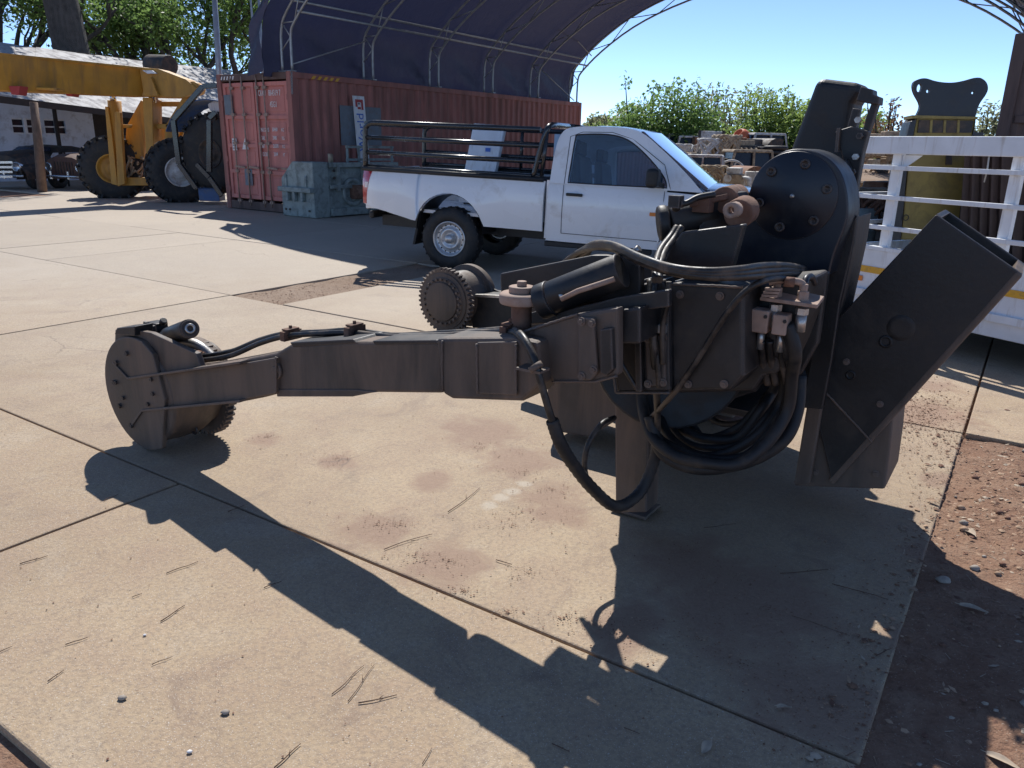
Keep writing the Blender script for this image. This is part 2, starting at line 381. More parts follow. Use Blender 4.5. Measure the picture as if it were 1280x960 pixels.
def dirt_mat(name, a, b, cc):
    m, t, bs = base_mat(name)
    g = nd(t, 'ShaderNodeNewGeometry').outputs['Position']
    big = noise(t, g, .8, 6, .6); mid = noise(t, g, 9, 6, .7); fine = noise(t, g, 60, 4, .7); sp_ = noise(t, g, 170, 2)
    c = mixc(t, ramp(t, big, .3, .7), a, b); c = mixc(t, math_(t, 'MULTIPLY', ramp(t, mid, .45, .75), .6), c, cc)
    c = mixc(t, math_(t, 'MULTIPLY', ramp(t, fine, .5, .7), .5), c, tuple(x*.5 for x in a)); c = mixc(t, ramp(t, sp_, .66, .7), c, (.42, .33, .26))
    t.links.new(c, bs.inputs['Base Color']); bs.inputs['Roughness'].default_value = .95; bs.inputs['Specular IOR Level'].default_value = .2
    bumpn(t, math_(t, 'ADD', math_(t, 'MULTIPLY', mid, .6), math_(t, 'MULTIPLY', fine, .4)), .9, .03, bs); return m
M['dirt'] = dirt_mat('red_brown_earth', (.22, .122, .080), (.31, .19, .127), (.38, .265, .185))
M['farearth'] = dirt_mat('pale_yard_earth', (.27, .19, .135), (.34, .26, .20), (.24, .17, .12))
# ================================================================== GROUND
g = MB(); n = 24
xs = [-400 + 800*i/n for i in range(n+1)]; ys = [-60 + 760*i/n for i in range(n+1)]
g.grid([[V((x, y, -.035)) for x in xs] for y in ys], False)
tag(g.build('ground', M['dirt'], fix=False), kind='structure')
pave = bpy.data.objects.new('pavement', None); COL.objects.link(pave); ORG['pavement'] = V((0,0,0)); tag(pave, kind='structure')
rg = random.Random(3)
def slab(t0, t1, s0, s1):
    gp = .007
    z = rg.uniform(-.005, 0)
    q = [TS(t0+gp, s0+gp, z), TS(t1-gp, s0+gp, z), TS(t1-gp, s1-gp, z), TS(t0+gp, s1-gp, z)]
    MB().prism([p - Z*.06 for p in q], Z*.06).build('concrete_slab', M['concrete'], pave, bevel=.007, seg=2)
rows = [(.67, 1.9, [-12, -6.8, -3.12, -.12]), (1.9, 4.95, [-18, -12.1, -6.8, -.12]),
        (4.95, 7.9, [-20, -16, -12.1, -10.6, -6.8]), (4.95, 7.9, [-6.02, -3.1, -.12, 3.0, 6.2]),
        (7.9, 10.9, [-22, -17, -13.6, -10.6, -6.8, -3.4, -.12, 3.0, 6.2])]
for k in range(5):
    s0 = 10.9 + 3*k; rows.append((s0, s0+3, [-30, -24, -20, -16, -12.1, -9.4, -6.8, -3.4, -.12, 3.0]))
for s0, s1, ts in rows:
    for a, b in zip(ts[:-1], ts[1:]): slab(a, b, s0, s1)
apron = MB(); apron.grid([[TS(t, s, -.012) for t in (-60, -30, 0, 3)] for s in (25.9, 40, 60)], False)
tag(apron.build('far_yard_ground', M['farearth'], fix=False), kind='structure')

# uneven red earth beside the slab
ep = MB(); from mathutils import noise as mnoise
def eh(t, s): 
    q = V((t*3, s*3, 0)); return .016*mnoise.noise(q) + .010*mnoise.noise(q*4) + .006*mnoise.noise(q*11) - .022 + .012*min(1, max(0, (t+.12)/.5))
nt, ns_ = 130, 170
ep.grid([[TS(-.135 + 3.4*i/nt, .2 + 4.72*j/ns_, eh(-.135 + 3.4*i/nt, .2 + 4.72*j/ns_)) for i in range(nt+1)] for j in range(ns_+1)])
tag(ep.build('earth_patch', M['dirt'], fix=False), kind='structure')
MB().grid([[TS(-6.8 + .78*i/6, 4.95 + 2.95*j/20, -.022 + .008*math.sin(i*2.1+j*1.3)) for i in range(7)] for j in range(21)]).build('broken_strip', M['farearth'], pave, fix=False)
# ---- loose stuff on the ground
def scatter(name, mats, spots, parent=None, kind='stuff', label=None, cat=None):
    mb = MB()
    for (p, r, shape) in spots:
        mb.m = rg.randrange(len(mats))
        a = rg.uniform(0, 6.28); dx = V((math.cos(a), math.sin(a), 0)); dy = V((-dx.y, dx.x, 0))
        if shape == 'leaf':
            tl = rg.uniform(-.35, .35); w = r*rg.uniform(.25, .5)
            up = Z*r*rg.uniform(.05, .35)
            mb.add([p - dx*r, p - dy*w + up*.4 + Z*tl*w, p + dx*r + up, p + dy*w + up*.4 - Z*tl*w], [(0,1,2,3)])
        elif shape == 'stick':
            w = r*.05 + .0006
            mb.add([p - dx*r - dy*w, p - dx*r + dy*w, p + dx*r + dy*w*.6 + Z*.004, p + dx*r - dy*w*.6 + Z*.004, p + Z*w*2], [(0,1,4),(1,2,4),(2,3,4),(3,0,4)])
        else:
            k = 5; vs = [p + V((math.cos(6.28*i/k + a), math.sin(6.28*i/k + a), 0))*r*rg.uniform(.6, 1.1) for i in range(k)]
            mb.add(vs + [p + Z*r*rg.uniform(.15, .4) + dx*r*.2], [(i, (i+1) % k, k) for i in range(k)])
    return tag(mb.build(name, mats, fix=False), label, cat, kind=kind)
lit = []
def on_slab(t, s):
    return t < -.12
for i in range(27000):
    t = rg.uniform(-.25, 3.4); s = rg.uniform(.6, 5.6)
    if rg.random() < .42: s = rg.uniform(3.3, 5.0)
    if t < 0 and rg.random() < .75: continue
    if s > 4.9 and rg.random() < .8: continue
    z = .001 if t < -.12 or s > 4.95 else eh(t, s)
    lit.append((TS(t, s, z), rg.choice((.004, .006, .009, .013, .018)), rg.choice(('leaf', 'stick', 'stick', 'leaf', 'stick', 'clod'))))
scatter('leaf_litter', [M['litter1'], M['litter2'], M['litter1'], M['clod'], M['litter2'], M['clod'], M['litter3']], lit, label='dry leaf and twig litter strewn over the red earth at right', cat='litter')
crumbs = []
cl = [(420,573,.10),(655,590,.13),(690,612,.10),(640,655,.12),(470,655,.12),(500,655,.08),(520,695,.11),(580,738,.09),(600,560,.15),(335,545,.06),(560,700,.1),
      (660,715,.1),(635,765,.05),(770,790,.13),(800,775,.16),(745,780,.1),(705,772,.07),(880,800,.25),(930,830,.22),(1000,870,.2),(900,720,.25),(860,690,.2),(960,760,.25),
      (1040,880,.15),(820,640,.1),(1080,800,.2),(650,640,.25),(700,560,.3),(1150,520,.12),(1130,560,.2)]
for x, y, r in cl:
    c = G(x, y)
    for i in range(int(50 + 420*r)):
        a = rg.uniform(0, 6.28); q = abs(rg.gauss(0, .55))*r
        crumbs.append((c + V((math.cos(a)*q*1.5, math.sin(a)*q, .0005)), rg.choice((.0016, .0022, .003, .0045)), rg.choice(('clod', 'clod', 'stick', 'leaf'))))
for i in range(3600):
    c = TS(rg.uniform(-7, -.15), rg.uniform(.7, 7), .0005)
    crumbs.append((c, rg.choice((.0014, .002, .003, .0045)), rg.choice(('clod', 'stick', 'leaf'))))
for i in range(900):                                         # loose soil in the strip where a slab edge has broken away
    crumbs.append((TS(rg.uniform(-6.75, -6.05), rg.uniform(5, 7.9), -.018), rg.choice((.004, .007, .012)), 'clod'))
for i in range(1500):                                        # soil and straw spilling over the slab edge
    crumbs.append((TS(-.12 - abs(rg.expovariate(7)), rg.uniform(1.2, 5), .0005), rg.choice((.002, .003, .004, .006)), rg.choice(('clod', 'clod', 'leaf', 'stick'))))
for i in range(1400):
    c = G(1150 + rg.gauss(0, 28), 515 + rg.gauss(0, 24)); c.z = .0005
    if c.dot(W_) < -.12: crumbs.append((c, rg.choice((.003, .005, .007, .010)), rg.choice(('clod', 'stick', 'leaf', 'leaf'))))
for i in range(260):                                         # along the edge of the concrete
    crumbs.append((TS(rg.gauss(-.12, .06), rg.uniform(1, 5), -.002), rg.choice((.004, .007, .012)), 'clod'))
scatter('soil_crumbs', [M['clod'], M['dirt'], M['litter2'], M['litter1'], M['dirt']], crumbs, label='reddish soil crumbs and bits of bark on the concrete', cat='soil')
twigs = [((201,777),(231,757)),((190,831),(216,821)),((82,806),(110,797)),((415,868),(455,832)),((435,877),(468,831)),((448,879),(496,869)),((343,960),(376,930)),
         ((528,955),(540,935)),((208,717),(248,702)),((480,687),(540,668)),((560,640),(600,610)),((60,852),(80,838)),((0,815),(16,808)),((130,626),(148,618)),
         ((285,640),(305,632)),((975,717),(1035,712)),((990,770),(1062,795)),((1095,820),(1112,812)),((880,660),(920,655)),((690,930),(712,940)),((165,747),(178,742)),
         ((780,910),(800,918)),((1040,730),(1110,750)),((330,735),(352,727)),((25,705),(60,695)),((620,700),(640,706))]
TW = ['dry twig on sunlit concrete above a tiny white pebble at lower left', 'short dry twig just right of the tiny white pebble at lower left', 'dry twig left of the tiny white pebble at lower left', 'left one of three long dry twigs grouped at lower centre left', 'middle one of three long dry twigs grouped at lower centre left', 'lowest and most level of three long dry twigs grouped at lower centre left', 'dry twig at the bottom edge left of centre tilted up to the right', 'short steep dry twig at the bottom edge below the group of three twigs', 'dry twig beside the lower edge of the boom shadow near the hub', 'long dry twig on lit concrete just above the middle of the boom shadow', 'dry twig left of the pale worn mark on lit concrete', 'short dry twig at far left above the grey pebble', 'dry twig cut by the left edge of the picture at lower left', 'short dry twig near the meeting of two slab joints at left', 'tiny dry twig inside the boom shadow near the hub', 'dry twig in the shade in front of the base block', 'straight dry twig in the shade right of the centre, lowest of three there', 'short dry twig in shade close to the right edge of the slab', 'dry twig in shade just right of the support leg', 'short dry twig in the boom shadow at bottom centre', 'tiny dry twig on sunlit concrete below the shadow of the hub', 'short dry twig in shade below the slab joint at bottom centre', 'long dry twig in the shade slanting down towards the slab edge', 'short dry twig along the lower edge of the boom shadow at left centre', 'dry twig below the slab joint at the far left', 'short dry twig on lit concrete below the pale worn mark']
for tw_i, (a, b) in enumerate(twigs):
    p, q = G(*a), G(*b); d = q - p; nn = V((-d.y, d.x, 0))
    path = cr([p + Z*.0015, p + d*.35 + nn*rg.uniform(-.035, .035) + Z*.003, p + d*.7 + nn*rg.uniform(-.035, .035) + Z*.002, q + Z*.002], 3)
    w = rg.uniform(.0012, .0022); mb = MB().tube(path, [w*(1 - .5*i/len(path)) for i in range(len(path))], 5)
    k = p + d*.55 + Z*.002; mb.tube([k, k + d*.12 + nn*rg.choice((-1, 1))*.07 + Z*.002], [w*.7, w*.3], 4)
    tag(mb.build('twig', M['twig']), TW[tw_i], 'twig', 'twigs scattered on the concrete')
def dead_leaf(px, r, label, m='litter3'):
    c = G(*px); c.z = eh(c.dot(W_), c.dot(U)) if c.dot(W_) > -.12 else 0; mb = MB(); a = rg.uniform(0, 6.28); dx = V((math.cos(a), math.sin(a), 0)); dy = V((-dx.y, dx.x, 0)); rows_ = []
    for i in range(7):
        u = i/6; w = r*.42*math.sin(math.pi*min(.97, max(.04, u)))**.8
        rows_.append([c + dx*(u-.5)*2*r + dy*w*k + Z*(.006 + abs(k)*w*.5 + .35*r*(u-.4)**2 + .004*math.sin(5*u+k)) for k in (-1, -.5, 0, .5, 1)])
    mb.grid(rows_); mb.tube([c - dx*r*1.35 + Z*.01, c - dx*r + Z*.01], [.0012, .0016], 4)
    tag(mb.build('dead_leaf', M[m], fix=False), label, 'leaf')
st_ = MB()
for i in range(420):
    t, s = rg.uniform(-.08, 3), rg.uniform(.9, 4.9); c = TS(t, s, eh(t, s)); r = rg.choice((.006, .008, .01, .014, .02)); k = 6; a0 = rg.random()*6
    rr_ = [[c + V((math.cos(6.28*i_/k + a0)*r*f*rg.uniform(.8, 1.2), math.sin(6.28*i_/k + a0)*r*f*rg.uniform(.6, 1), h*r)) for i_ in range(k)] for f, h in ((.85, -.1), (1, .3), (.55, .65))]
    vs = [p for q in rr_ for p in q] + [c + Z*r*.72]
    st_.m = rg.randrange(3); st_.add(vs, [(a*k+i_, a*k+(i_+1) % k, (a+1)*k+(i_+1) % k, (a+1)*k+i_) for a in range(2) for i_ in range(k)] + [(2*k+i_, 2*k+(i_+1) % k, 3*k) for i_ in range(k)], True)
tag(st_.build('gravel', [M['stone'], M['clod'], M['litter1']], fix=False), 'small stones and earth clods on the red ground at right', 'gravel', kind='stuff')
dead_leaf((883,936), .030, 'pale curled dead leaf in the lower middle of the shadowed concrete')
dead_leaf((980,886), .022, 'small pale dead leaf on shaded concrete, second from the bottom')
dead_leaf((1213,662), .04, 'tan dead leaf on dark earth just below the sunlit edge')
dead_leaf((1218,757), .045, 'broad tan dead leaf in the middle of the shaded red earth')
dead_leaf((1255,944), .04, 'greyish dead leaf on sunlit earth at the bottom right corner')
dead_leaf((1165,628), .03, 'brown dead leaf at the corner of the shaded earth', 'litter1')
def pebble(px, r, label, m='stone'):
    c = G(*px); c.z = eh(c.dot(W_), c.dot(U)) if c.dot(W_) > -.12 else 0; mb = MB(); k = 7
    for j in range(1): pass
    rings = [[c + V((math.cos(6.28*i/k)*r*f*rg.uniform(.85, 1.15), math.sin(6.28*i/k)*r*f*.8*rg.uniform(.85, 1.15), h*r)) for i in range(k)] for f, h in ((.8, 0), (1, .3), (.6, .62))]
    vs = [p for q in rings for p in q] + [c + Z*r*.72]
    fs = [(a*k+i, a*k+(i+1) % k, (a+1)*k+(i+1) % k, (a+1)*k+i) for a in range(2) for i in range(k)] + [(2*k+i, 2*k+(i+1) % k, 3*k) for i in range(k)]
    mb.add(vs, fs, True); tag(mb.build('pebble', M[m]), label, 'stone')
pebble((153,873), .013, 'grey pebble pressed in concrete at far lower left', 'stone')
pebble((282,891), .013, 'pale blue grey pebble on sunlit concrete at lower left centre', 'stone')
pebble((237,940), .008, 'small white pebble near the bottom left edge', 'decal')
pebble((181,794), .006, 'tiny white pebble beside a thin twig on sunlit concrete', 'decal')
pebble((1180,722), .03, 'grey stone half in shadow on the red earth', 'stone')

# ================================================================== CONTAINERS AND SHELTER
CAZ = math.radians(34.0); CU = V((math.sin(CAZ), math.cos(CAZ), 0)); CV = V((CU.y, -CU.x, 0))
C0 = V((-4.70, 17.0, 0)); L40 = 12.19; HC = 2.9; WC = 2.44
def CA(a, d, z): return C0 + CV*a + CU*d + Z*z            # a: across the shelter, d: along it
cont = thing('shipping_container', 'long weathered red shipping container with corrugated side under the blue shelter', 'container', CA(-1.2, 0, 0))
ax = (CV, CU, Z)
for a in (-.06, -WC+.06):
    for d in (.06, L40-.06): MB().box(CA(a, d, HC/2), (.14, .14, HC), ax).build('corner_post', M['red_cont'], cont, bevel=.01)
mb = MB()
for a in (-.05, -WC+.05):
    mb.box(CA(a, L40/2, HC-.07), (.10, L40-.26, .12), ax); mb.box(CA(a, L40/2, .12), (.10, L40-.26, .18), ax)
mb.box(CA(-WC/2, L40-.05, HC-.07), (WC-.26, .1, .12), ax); mb.box(CA(-WC/2, L40-.05, .12), (WC-.26, .1, .16), ax)
mb.build('rail', M['red_cont'], cont, bevel=.008)
def corrug(side):
    rows_ = [[], []]; nw = 43; x0, x1 = .13, L40-.13; stp = (x1-x0)/nw
    a0, a1 = ((-.015, -.055) if side else (-WC+.015, -WC+.055))
    for i in range(nw):
        for f, aa in ((0, a0), (.26, a0), (.5, a1), (.76, a1)):
            for r_, z in ((0, .2), (1, HC-.12)): rows_[r_].append(CA(aa, x0 + (i+f)*stp, z))
    for r_, z in ((0, .2), (1, HC-.12)): rows_[r_].append(CA(a0, x1, z))
    return MB().grid(rows_, False)
corrug(1).build('side_panel', M['red_cont'], cont, fix=False); corrug(0).build('side_panel', M['red_cont'], cont, fix=False)
MB().box(CA(-WC/2, L40/2, HC-.03), (WC-.1, L40-.3, .03), ax).build('roof_panel', M['red_cont'], cont)
MB().box(CA(-WC/2, L40-.08, HC/2), (WC-.2, .03, HC-.2), ax).build('end_panel', M['red_cont'], cont)
MB().box(CA(-WC/2, .06, HC-.08), (WC-.28, .12, .14), ax).build('door_header', M['brown_cont'], cont, bevel=.008)
MB().box(CA(-WC/2, .06, .1), (WC-.28, .12, .18), ax).build('door_sill', M['brown_cont'], cont, bevel=.008)
for k, (a0, a1) in enumerate(((-WC+.14, -WC/2-.01), (-WC/2+.01, -.14))):
    mb = MB(); w = a1-a0; zs = [.24, .84, 1.40, 2.0, HC-.18]
    mb.box(CA((a0+a1)/2, .075, (zs[0]+zs[-1])/2), (w, .03, zs[-1]-zs[0]), ax)
    for z in zs: mb.box(CA((a0+a1)/2, .045, z + (.05 if z == zs[0] else -.05 if z == zs[-1] else 0)), (w-.02, .05, .085), ax)
    for a in (a0+.05, a1-.05): mb.box(CA(a, .046, (zs[0]+zs[-1])/2), (.085, .046, zs[-1]-zs[0]-.02), ax)
    for z0, z1 in zip(zs[:-1], zs[1:]):
        mb.box(CA((a0+a1)/2, .058, (z0+z1)/2), (w-.30, .012, z1-z0-.22), ax)
    dr = mb.build('door', M['red_door'], cont, bevel=.006)
    for a in (-1.98, -1.59) if k == 0 else (-1.10, -.86):
        rod = MB().cyl(CA(a, -.005, .1), CA(a, -.005, HC-.05), .017, n=8)
        for z in (.2, .85, 1.45, 2.05, 2.6): rod.box(CA(a, .01, z), (.11, .05, .06), ax)
        ro = rod.build('lock_rod', M['rust_pale'], dr)
    mbh = MB()
    for a in (a0+w*.3, a1-w*.25): mbh.beam(CA(a-.02, -.03, .95), CA(a+.32, -.03, .93), .02, .04)
    mbh.build('handle', M['rust_pale'], dr)
    for z in (.45, 1.1, 1.75, 2.4):
        MB().box(CA(a0-.03 if k == 0 else a1+.03, .02, z), (.09, .05, .11), ax).build('hinge', M['red_cont'], dr)
MB().box(CA(-2.12, .017, 2.26), (.30, .006, .42), ax).build('paint_patch', M['greypatch'], cont)
MB().box(CA(-1.62, .017, .72), (.26, .006, .36), ax).build('paint_patch', M['greypatch'], cont)
fx = CV; fz = Z
def door_text(s, a, z, size, al='LEFT', sx=.6): text_mb(s, size, CA(a, .012, z), fx, fz, .002, 'lettering', M['decal'], cont, al, sx)
door_text('CAXU', -1.075, 2.43, .17, sx=.52); door_text('864319 7', -.74, 2.43, .17, sx=.60); door_text('45G1', -.72, 2.20, .17, sx=.62)
for i, (l, nrs) in enumerate((('MAX.GROSS', '30480'), ('TARE', '3980'), ('NET', '26500'), ('CU.CAP', '2694'))):
    door_text(l, -1.07, 1.70 - .17*i, .12, sx=.42); door_text(nrs, -.70, 1.71 - .17*i, .115, sx=.6); door_text('KG' if i < 3 else 'FT', -.40, 1.71 - .17*i, .10)
MB().box(CA(-.42, .01, .52), (.26, .006, .045), ax).build('decal', M['decal'], cont)
dc = MB().box(CA(-2.02, .012, 1.42), (.15, .006, .26), ax).build('decal', M['decal'], cont)
mb = MB()
for z in (1.50, 1.45, 1.40, 1.34): mb.box(CA(-2.02, .007, z), (.11, .005, .022), ax)
mb.build('print', M['greypatch'], dc)
MB().prism([CA(-1.76, .012, 1.32), CA(-1.54, .012, 1.32), CA(-1.65, .012, 1.56)], CU*.006).build('decal', M['decal'], cont)
mb = MB()
for i in range(5): mb.prism([CA(-.02, .55+.17*i, HC-.12), CA(-.02, .63+.17*i, HC-.12), CA(-.02, .70+.17*i, HC-.05), CA(-.02, .62+.17*i, HC-.05)], CV*.03)
mb.build('height_stripe', M['amber'], cont)
mb = MB()
for i in range(5): mb.prism([CA(-2.30+.10*i, .004, HC-.12), CA(-2.26+.10*i, .004, HC-.12), CA(-2.23+.10*i, .004, HC-.05), CA(-2.27+.10*i, .004, HC-.05)], CU*-.01)
mb.build('height_stripe', M['decal'], cont)
MB().prism([CA(-.012, 1.35, 1.45), CA(-.012, 2.65, 1.45), CA(-.012, 2.65, 2.30), CA(-.012, 1.35, 2.30)], CV*.008).build('paint_patch', M['greypatch'], cont)
# banner standing against the side
bt0, bt1 = CA(.10, 1.82, .05), CA(.02, 1.72, 2.52)
bup = (bt1-bt0).normalized(); bw = CU
ban = thing('banner', 'narrow white vertical banner with blue lettering leaning on the red container', 'banner', bt0)
MB().prism([bt0, bt0+bw*.36, bt1+bw*.36, bt1], CV*.012).build('cloth', M['white'], ban)
bo = bt0 + CV*.016
def ban_text(s, up, size, mat): text_mb(s, size, bo + bup*up + bw*.28, bup, -bw, .002, 'lettering', mat, ban, 'LEFT', 1.0)
ban_text('Container', .16, .255, M['redprint']); ban_text('World', 1.27, .31, M['blueprint'])
mb = MB()
b0 = bo + bup*2.12
for (u0, u1, v0, v1) in ((.06, .30, .28, .22), (.24, .30, .22, .06), (.06, .12, .22, .12), (.12, .22, .12, .07)):
    mb.prism([b0+bw*u0+bup*v1, b0+bw*u1+bup*v1, b0+bw*u1+bup*v0, b0+bw*u0+bup*v0], CV*.003)
mb.build('emblem', M['redprint'], ban)
MB().prism([b0+bw*.14+bup*.17, b0+bw*.20+bup*.17, b0+bw*.20+bup*.21, b0+bw*.14+bup*.21], CV*.003).build('emblem', M['greypatch'], ban)

# right-hand container (seen end on) carrying the other foot of the shelter
RA = 12.72
rc = thing('shipping_container', 'dark brown shipping container seen end on at the right edge', 'container', CA(RA+1.2, 0, 0))
for a in (RA+.06, RA+WC-.06):
    for d in (.06, L40-.06): MB().box(CA(a, d, HC/2), (.14, .14, HC), ax).build('corner_post', M['brown_cont'], rc, bevel=.01)
mb = MB()
for z in (HC-.07, .1): mb.box(CA(RA+WC/2, .06, z), (WC-.26, .1, .14), ax); mb.box(CA(RA+.06, L40/2, z), (.1, L40-.26, .14), ax); mb.box(CA(RA+WC-.06, L40/2, z), (.1, L40-.26, .14), ax)
mb.box(CA(RA+WC/2, .05, 1.95), (WC-.3, .05, .09), ax); mb.build('rail', M['brown_cont'], rc, bevel=.008)
mb = MB(); r0, r1 = [], []
for i in range(9):
    for f, dd in ((0, .05), (.26, .05), (.5, .09), (.76, .09)):
        r0.append(CA(RA+.13+(i+f)*.242, dd, .17)); r1.append(CA(RA+.13+(i+f)*.242, dd, HC-.14))
mb.grid([r0, r1], False).build('end_panel', M['brown_cont'], rc, fix=False)
MB().box(CA(RA+.05, L40/2, HC/2), (.03, L40-.3, HC-.3), ax).box(CA(RA+WC-.05, L40/2, HC/2), (.03, L40-.3, HC-.3), ax).build('side_panel', M['brown_cont'], rc)
MB().box(CA(RA+WC/2, L40/2, HC-.02), (WC-.2, L40-.2, .03), ax).build('roof_panel', M['brown_cont'], rc)

# shelter: six arched pipe trusses, purlins and the tarpaulin
SPAN = 13.62; A0 = -.46
prof = [(0, 2.9), (.0, 3.3), (.04, 3.75), (.26, 4.10), (1.0, 4.72), (2.1, 5.38), (3.4, 5.88), (5.0, 6.26), (SPAN/2, 6.42)]
prof = prof + [(SPAN-a, z) for a, z in prof[-2::-1]]
def arch(off, d):
    q = cr([V((a, 0, z)) for a, z in prof], 3); m = len(q); out = []
    for i, p in enumerate(q):
        t = (q[min(i+1, m-1)] - q[max(i-1, 0)]).normalized(); nrm = V((t.z, 0, -t.x))
        o = p + nrm*off
        out.append(CA(A0 + o.x, d, max(o.z, 2.9) if i in (0, m-1) else o.z))
    return out
shel = thing('arched_shelter', 'blue tarpaulin arched shelter spanning between two rows of containers', 'shelter', CA(6, 0, HC))
for k in range(6):
    d = .15 + k*(L40-.3)/5; o1, o2 = arch(.06, d), arch(.36, d); mb = MB()
    mb.tube(o1, .028, 7); mb.tube(o2, .028, 7)
    for i in range(3, len(o1)-3, 4): mb.tube([o1[i], o2[min(i+2, len(o2)-1)]], .014, 5); mb.tube([o2[min(i+2, len(o2)-1)], o1[min(i+4, len(o1)-1)]], .014, 5)
    for i in (0, len(o1)-1): mb.box((o1[i]+o2[i])/2 + Z*.01, (.42, .12, .02), ax)
    mb.build('arch_truss', M['galv'], shel)
n_ = len(arch(.06, 0))
for off in (.06, .36):
    for i in (10, n_-11): MB().tube([arch(off, .1)[i], arch(off, L40-.1)[i]], .026, 7).build('purlin', M['galv'], shel)
for i in (21, n_//2, n_-22): MB().tube([arch(.06, .1)[i], arch(.06, L40-.1)[i]], .024, 7).build('purlin', M['galv'], shel)
def brace(d0, z0, d1, z1, a): MB().tube([CA(a, d0, z0), CA(a, d1, z1)], .016, 6).build('brace', M['galv'], shel)
brace(.2, 3.05, 2.35, 3.72, -.12); brace(9.9, 3.7, 11.9, 2.95, -.12); brace(.2, 3.05, 2.35, 3.72, SPAN-.8); brace(9.8, 5.1, 12, 4.3, .4)
rt = random.Random(5); rows_ = []
nd_ = 50
for j in range(nd_+1):
    d = -.25 + j*(L40+.45)/nd_
    base = arch(-.05, d); row = []
    for i, p in enumerate(base):
        low = max(0, 1 - min(i, n_-1-i)/9); ph = (d % 2.38)/2.38
        sag = .07*math.sin(math.pi*ph)*(1 if 0 < d < L40 else .2) + low*.10*math.sin(d*4.3+i)*math.sin(d*1.7)
        inn = (CA(A0+6.8, d, 3.4) - p).normalized()
        row.append(p + inn*sag)
    for side in (0, -1):
        i0 = row[side]; row[side] = i0 + Z*(-.10 + .02*math.sin(d*3.1)) + CV*(-.06 if side == 0 else .06)
    rows_.append(row)
MB().grid(rows_).build('tarpaulin', M['tarp'], shel, fix=False)
# loose front edge of the tarpaulin folded round the first arch
fl = []
for i in range(13):
    p = arch(-.07, -.25)[i]; w = .46 - .02*i
    fl.append([p + CV*(-w*q) + CU*(.10*math.sin(q*5+i)*.4) + Z*(-.10*q if i == 0 else 0) for q in (0, .25, .5, .75, 1)])
MB().grid(fl).build('tarpaulin_edge', M['tarp'], shel, fix=False)
mb = MB()
ch = [CA(.02, .02, HC-.02), CA(.04, .0, HC-.22), CA(.05, -.02, HC-.42)]
for i in range(9):
    p = ch[0] + (ch[2]-ch[0])*(i/8); q = .022; axx = CV if i % 2 else CU
    mb.tube([p + (Z*math.cos(a)*.032 + axx*math.sin(a)*.018) for a in [6.283*k/8 for k in range(8)]], .006, 5, closed=True)
mb.build('chain', M['galv'], shel)

# ================================================================== SHED ON THE LEFT
shed = thing('open_shed', 'low open-fronted shed with grey corrugated roof behind the yellow crane', 'shed', P(60, 235, 27.5)*1.0)
ORG['open_shed'] = ground(shed.location); shed.location = ORG['open_shed']
RL, RR = P(-40, 48, 28.0), P(290, 88, 38.5); EL, ER = P(-40, 113, 21.5), P(262, 152, 30.5)
ns = 15
for i in range(ns):
    rows_ = [[], []]
    for k in range(9):
        f = (i + k/8*1.02)/ns; b = .012*math.sin(k/8*2*math.pi*4)
        sagz = -.05*math.sin(f*math.pi) + .012*math.sin(i*2.3)
        rows_[0].append(RL.lerp(RR, f) + Z*(b + sagz + .006*(i % 2))); rows_[1].append(EL.lerp(ER, f) + Z*(b + sagz*2 + .02*math.sin(i*1.7) + .006*(i % 2)))
    MB().grid(rows_).build('roof_sheet', M['roofsheet'], shed, fix=False)
back = RR - EL
bd = (ER - EL).normalized(); bn = V((-bd.y, bd.x, 0)).normalized()
if bn.y < 0: bn = -bn
MB().grid([[RL + Z*-.02, RR + Z*-.02], [RL + bn*9 - Z*2.2, RR + bn*9 - Z*2.2]], False).build('roof_slope', M['roofsheet'], shed, fix=False)
WL, WR = ground(EL + bn*4.2), ground(ER + bn*4.2)
wl = P(-60, 200, 27); 
wall0 = ground(P(-50, 190, 26.0)); wall1 = ground(P(150, 200, 30.0)); wdir = (wall1-wall0); wlen = wdir.length; wdir.normalize(); wnorm = V((wdir.y, -wdir.x, 0))
def wp(px):                    # distance along the wall for a picture column
    r = ray(px, 170); a = V((r.x, r.y)); 
    t = (wall0.x*a.y - wall0.y*a.x)/(wdir.y*a.x - wdir.x*a.y); return t
def wq(px, z, off=0.0): return wall0 + wdir*wp(px) + Z*z + wnorm*off
def hz(py, px): 
    r = ray(px, py); q = wall0 + wdir*wp(px); return CAM_H + r.z*(q.y/r.y)
z0w, z1w = hz(168, 40), hz(148, 40)
xs_ = [-50, 18, 46, 58, 84, 119]
mb = MB(); top = 3.1
for a, b in ((-50, 18), (46, 58), (84, 119)): mb.prism([wq(a, 0), wq(b, 0), wq(b, top), wq(a, top)], wnorm*-.2)
mb.build('wall', M['wallwhite'], shed)
mb = MB()
for a, b in ((18, 46), (58, 84)):
    mb.prism([wq(a, 0, -.002), wq(b, 0, -.002), wq(b, z0w), wq(a, z0w)], wnorm*-.19); mb.prism([wq(a, z1w, -.002), wq(b, z1w, -.002), wq(b, top), wq(a, top)], wnorm*-.19)
mb.build('wall', M['wallwhite'], shed)
mb = MB().prism([wq(119, 0), wq(260, 0), wq(260, 2.6), wq(119, 2.6)], wnorm*-.2); mb.build('wall', M['dark'], shed)
